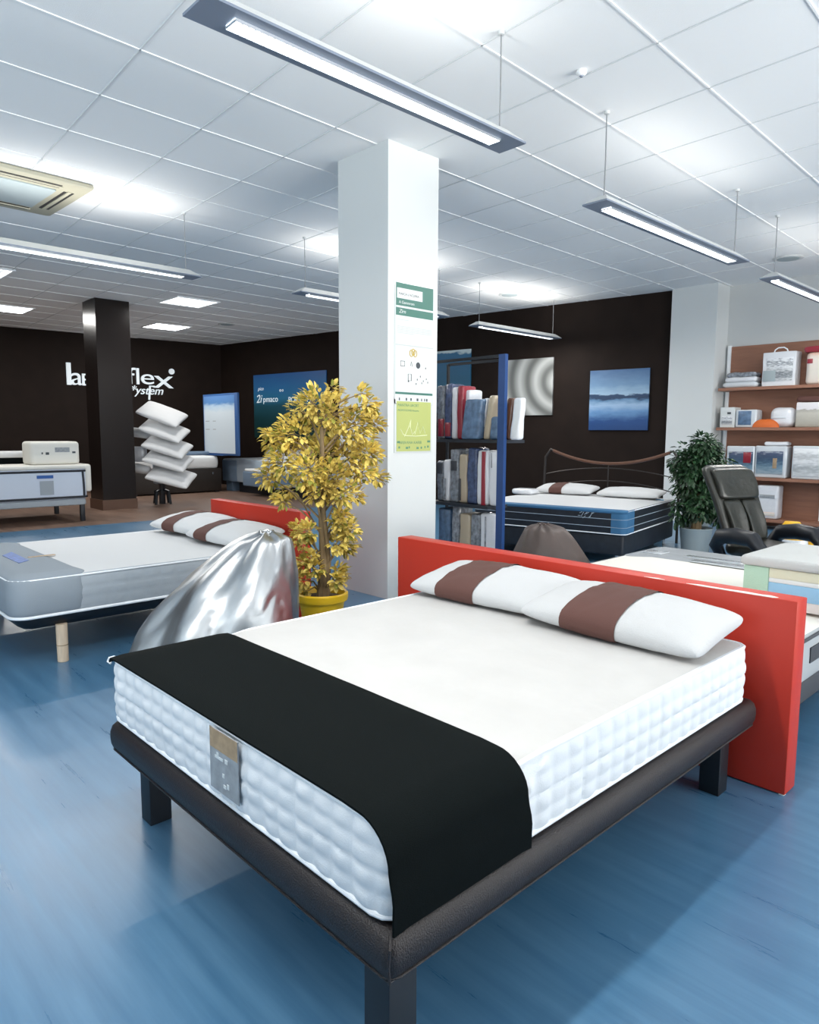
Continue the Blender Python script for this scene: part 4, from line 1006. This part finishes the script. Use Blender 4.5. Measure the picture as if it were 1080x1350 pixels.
tp = MB().rbox(MX-1.48, MX+.01, 2.02, 4.10, .855, .925, .03, .08); tp.build('topper', 'cream_cover', t)
la = MB(); wallbox(la, (MX+.012, 3.30, .72), (0, 1, 0), .24, .05, .004); la.build('label', 'paper_blue', t, smooth=0)
lc = MB(); wallbox(lc, (MX+.012, 3.34, .46), (0, 1, 0), .20, .22, .002); lc.build('label_sheet', 'grey_quilt', t, smooth=0)
t = thing('pillow_box', 'cream boxy pillow case with a dark printed label on the far left mattress', 'packaged bedding', (MX-.30, 3.27, .926), radians(0))
MB().rbox(-.32, .16, 0, .74, 0, .37, .05, .06, 5).build('case', 'cream_cover', t)
lb = MB(); wallbox(lb, (.162, .36, .20), (0, 1, 0), .22, .075, .003); lb.build('label', 'tag_grey', t, smooth=0)
lb = MB(); wallbox(lb, (.162, .22, .16), (0, 1, 0), .05, .04, .003); wallbox(lb, (.162, .16, .17), (0, 1, 0), .02, .03, .003); wallbox(lb, (.162, .62, .18), (0, 1, 0), .05, .03, .003); lb.build('print', 'ink', t, smooth=0)
t = thing('folded_quilt', 'white quilt with a black stripe lying behind the boxy pillow case', 'blanket', (MX-1.05, 2.2, .926), 0)
MB().rbox(-.30, .25, 0, 1.30, 0, .10, .045, .08, 5).build('lower_fold', 'black_cover', t)
MB().rbox(-.32, .27, -.02, 1.42, .10, .20, .045, .09, 5).build('upper_fold', 'white_fabric', t)
pillow('white pillow lying on the far left mattress, right behind the boxy case', (MX-.95, 3.88, 1.0), (0, 0, radians(90)), .5, .45, .18, None, None, 4.)

# ------------------------------------------------------------------ pillow stand
RB = Vector((-13.83, 6.16, 0))
t = thing('display_stand', 'black pole stand with arms carrying a tower of white pillows beside the black pillar', 'stand', RB)
MB().rbox(-.05, .05, -.05, .05, .0, 1.84, .006, .012, 2).build('pole', 'black_wood', t)
for k in range(4):
    a = pi/2*k+.5; MB().tube([(0, 0, .30), (cos(a)*.16, sin(a)*.16, .26), (cos(a)*.20, sin(a)*.20, 0)], [.03, .028, .025], 8).build('leg', 'black_wood', t)
heights = [(214, 546), (217, 567), (221, 588), (222, 606), (226, 628)]
names = ['topmost', 'second from the top', 'middle', 'second from the bottom', 'lowest']
for k, (px, py) in enumerate(heights):
    c = atd(px, py, 13.75)
    MB().tube([(0, 0, c.z-.12), ((c.x-RB.x)*.5, (c.y-RB.y)*.5, c.z-.06)], .016, 6).build('arm', 'black_wood', t)
    pillow('white pillow on the stand tower, '+names[k]+' of the five', (c.x, c.y, c.z), (radians(26), radians(20-1.5*k), radians(46)), .86, .60, .20, None, 'pillows on the stand tower', 20.+k, cover='white_fabric')
for k, (px, py, lab) in enumerate(((181, 571, 'small white neck pillow on the left side of the pillow stand, upper'), (184, 598, 'white boxed pillow on the left side of the stand, middle'), (182, 618, 'white rolled pillow on the left side of the stand, lowest'))):
    c = atd(px, py, 13.85)
    if k == 1:
        o_ = MB().rbox(-.12, .12, -.10, .10, -.16, .14, .03, .04).build('pillow', 'white_wrap', None); o_.location = c; o_.rotation_euler = (0, 0, radians(46)); tag(o_, lab, 'pillow', 'small pillows on the left of the stand')
    else:
        o_ = MB().tube([(-.26, 0, 0), (-.22, 0, 0), (0, 0, .01), (.22, 0, 0), (.26, 0, 0)], [.03, .085, .095, .085, .03], 16).build('pillow', 'white_fabric', None, smooth=70); o_.location = c; o_.rotation_euler = (0, radians(8), radians(46)); tag(o_, lab, 'pillow', 'small pillows on the left of the stand')
    MB().tube([(0, 0, c.z-.10), ((c.x-RB.x)*.7, (c.y-RB.y)*.7, c.z-.10)], .014, 6).build('arm', 'black_wood', t)
bg = MB().rbox(-.10, .10, -.07, .07, .42, 1.30, .05, .06).build('hanging_bag', 'pale_blue_cover', None); bg.location = RB+Vector((.14, -.13, 0)); bg.rotation_euler = (0, 0, radians(46)); tag(bg, 'pale blue cloth bag hanging at the front of the pillow stand pole', 'bag')

# dark storage bed behind the stand
t = thing('storage_bed', 'dark brown storage bed base behind the pillow stand', 'bed', (0, 0, 0))
MB().rbox(-17.5, -15.76, 6.2, 8.55, .03, .58, .01, .02, 2).build('box', 'dark_brown_base', t)
for (x, y) in ((-15.85, 6.4), (-15.85, 8.45)): MB().box(x-.05, x+.05, y-.05, y+.05, 0, .031).build('foot', 'black_wood', t, smooth=0)
MB().box(-15.761, -15.745, 8.30, 8.32, .44, .49).build('handle', 'chrome', t, smooth=0)
t = thing('mattress', 'white mattress on the dark brown storage bed', 'mattress', (0, 0, 0))
mm = MB(); mattress(mm, -17.48, -15.78, 6.22, 8.50, .582, .88, .10, .05, None, .01, .06, .05); mm.build('body', ['foam_white', 'white_fabric'], t, smooth=60)
o_ = MB().rbox(-16.45, -16.1, 7.0, 8.5, .893, .985, .04, .06).build('folded_quilt', 'slate_cover'); tag(o_, 'slate blue folded quilt at the back of the white mattress by the stand', 'blanket')
# slate and pale blue bed along the back wall
t = thing('bed', 'dark low bed base along the back wall behind the yellow tree', 'bed', (0, 0, 0))
MB().box(-15.45, -12.3, 8.86, 10.0, .0, .24).build('frame', 'black_wood', t, smooth=0)
MB().box(-16.05, -15.75, 8.84, 9.2, .0, .24).build('corner_block', 'slate_cover', t, smooth=0)
t = thing('mattress', 'slate and pale blue covered mattress along the back wall behind the yellow tree', 'mattress', (0, 0, 0))
mm = MB(); mattress(mm, -16.15, -12.2, 8.79, 10.0, .242, .80, .06, .06, None, .006, .03, .06); mm.build('body', ['pale_blue_cover', 'foam_white'], t, smooth=60)
MB().rbox(-16.165, -15.40, 8.775, 9.9, .245, .77, .02, .06).build('end_cover', 'slate_cover', t)
o_ = MB().rbox(-14.55, -13.0, 8.42, 8.76, .22, .56, .03, .05).build('mattress_sample', 'slate_cover', None); tag(o_, 'small slate grey mattress sample in front of the pale blue mattress', 'mattress sample')
o_ = MB().rbox(-14.5, -13.0, 8.44, 8.74, .561, .62, .02, .05).build('mattress_topper', 'foam_white', None); tag(o_, 'thin white topper on the small slate mattress sample', 'mattress topper')
for k in range(2):
    o_ = MB().rbox(-14.85+.03*k, -13.9, 9.2, 9.75, .815+.115*k, .925+.115*k, .045, .06).build('folded_quilt', 'white_fabric'); tag(o_, ('lower' if k == 0 else 'upper')+' white folded quilt on the pale blue mattress under the sea poster', 'blanket', 'white quilts under the sea poster')

# ------------------------------------------------------------------ notices on the white column
def cwp(px, py): return atx(px, py, COLX1)
yA, yB = cwp(520, 369).y, cwp(571, 380).y
t = thing('notice_board', 'white and green notice panel on the white column above the lime one', 'notice', (COLX1, yA, 0))
z0, z1 = cwp(520, 519).z, cwp(520, 369).z; wN = yB-yA; hN = z1-z0
def np_(name, a, b, c, d, m, th=.006, z0_=z0, h_=hN): # fractions
    return MB().box(.001, th, a*wN, b*wN, z0_+c*h_, z0_+d*h_).build(name, m, t, smooth=0)
np_('holder', 0, 1, -.09, 1, 'acrylic', .006)
np_('header', .03, .99, .70, .985, 'poster_green', .008)
np_('header_strip', .05, .70, .85, .94, 'poster_white', .010)
text_part('heading', 'MARCA U ACURRA', .028, 'ink', (.0102, .09*wN, z0+.88*hN), (0, 1, 0), t, .0005)
text_part('heading', 'A Gammrom', .034, 'poster_white', (.0085, .10*wN, z0+.805*hN), (0, 1, 0), t, .0005)
text_part('heading', 'Zirn', .045, 'poster_white', (.0085, .10*wN, z0+.722*hN), (0, 1, 0), t, .0005, shear=.3)
np_('header_rule', .03, .99, .768, .785, 'poster_white', .0092)
np_('sheet', .03, .99, .02, .70, 'poster_white', .0075)
ln = MB()
for k in range(5): ln.box(.0076, .0082, .06*wN, (.96 if k != 4 else .5)*wN, z0+(.60-.014*k)*hN, z0+(.607-.014*k)*hN)
ln.box(.0076, .0082, .06*wN, .35*wN, z0+.66*hN, z0+.667*hN)
ln.build('printed_lines', 'poster_grey', t, smooth=0)
np_('sheet_rule', .02, 1., .435, .445, 'poster_grey', .0085)
np_('base_rule', .02, .99, .0, .018, 'poster_green', .0095)
gl = MB()
for k in range(3):
    cy, cz = (.47+.05*(k-1))*wN, z0+(.375+.01*(k % 2))*hN
    gl.tube([(.009, cy+.02*cos(2*pi*i/16), cz+.028*sin(2*pi*i/16)) for i in range(16)], .004, 5, closed=True)
gl.build('gold_mark', 'ink_gold', t)
ic = MB()
def ring_(cy, cz, w_, h_): ic.tube([(.0085, (cy-w_)*wN, z0+(cz-h_)*hN), (.0085, (cy+w_)*wN, z0+(cz-h_)*hN), (.0085, (cy+w_)*wN, z0+(cz+h_)*hN), (.0085, (cy-w_)*wN, z0+(cz+h_)*hN)], .003, 5, closed=True)
ring_(.20, .275, .05, .022); ring_(.38, .155, .04, .03)
ic.loops([[(x, .60*wN+.026*cos(2*pi*i/16), z0+.27*hN+.028*sin(2*pi*i/16)) for i in range(16)] for x in (.0076, .0085)])
ic.tube([(.0085, .40*wN, z0+.26*hN), (.0085, .42*wN, z0+.30*hN), (.0085, .45*wN, z0+.255*hN)], .002, 5)
for (a, b, c) in ((.80, .25, .01), (.35, .12, .015), (.58, .14, .01), (.66, .17, .01), (.74, .13, .008), (.82, .15, .008), (.86, .12, .008), (.55, .10, .01), (.7, .11, .008)):
    ic.box(.0076, .0085, (a-c)*wN, (a+c)*wN, z0+(b-.008)*hN, z0+(b+.008)*hN)
for (a, s) in ((.12, .012), (.30, .016), (.42, .016), (.59, .022), (.70, .010), (.78, .01), (.84, .016)):
    ic.box(.0064, .0085, (a-s)*wN, (a+s)*wN, z0+(-.045-.012)*hN, z0+(-.045+.012)*hN)
ic.build('symbols', 'ink', t, smooth=0)
np_('footer', .02, .98, -.085, -.005, 'poster_white', .0068)
t = thing('notice_board', 'lime green notice panel on the white column below the white and green one', 'notice', (COLX1, yA, 0))
z2, z3 = cwp(520, 597).z, cwp(520, 526).z; h2 = z3-z2
np_('holder', 0, .98, 0, 1, 'acrylic', .006, z2, h2)
np_('sheet', .05, .95, .025, .965, 'poster_lime', .0075, z2, h2)
text_part('heading', 'MANTRA UACRT', .033, 'ink_green', (.0078, .08*wN, z2+.87*h2), (0, 1, 0), t, .0005)
text_part('heading', 'PROMOCIONES Rocarra', .024, 'ink_green', (.0078, .08*wN, z2+.78*h2), (0, 1, 0), t, .0005)
text_part('heading', 'ARBVANA KARIB', .036, 'ink_green', (.0078, .12*wN, z2+.165*h2), (0, 1, 0), t, .0005)
dr = MB()
for (pts) in (((.25, .30), (.34, .45), (.42, .62), (.40, .48), (.46, .34), (.52, .40)), ((.52, .34), (.60, .58), (.66, .36), (.74, .50), (.80, .36)), ((.15, .44), (.22, .34), (.30, .32), (.55, .31), (.85, .33))):
    dr.tube([(.0078, a*wN, z2+b*h2) for a, b in pts], .004, 5)
dr.build('drawing', 'ink_pale', t)
fo = MB()
for (a, s, c) in ((.10, .035, .20), (.90, .04, .21), (.12, .02, .10), (.32, .03, .09), (.38, .015, .10), (.60, .03, .085), (.70, .02, .09), (.80, .015, .1), (.88, .02, .11)):
    fo.box(.0076, .0083, (a-s)*wN, (a+s)*wN, z2+(c-.02)*h2, z2+(c+.02)*h2)
fo.build('symbols', 'ink_green', t, smooth=0)
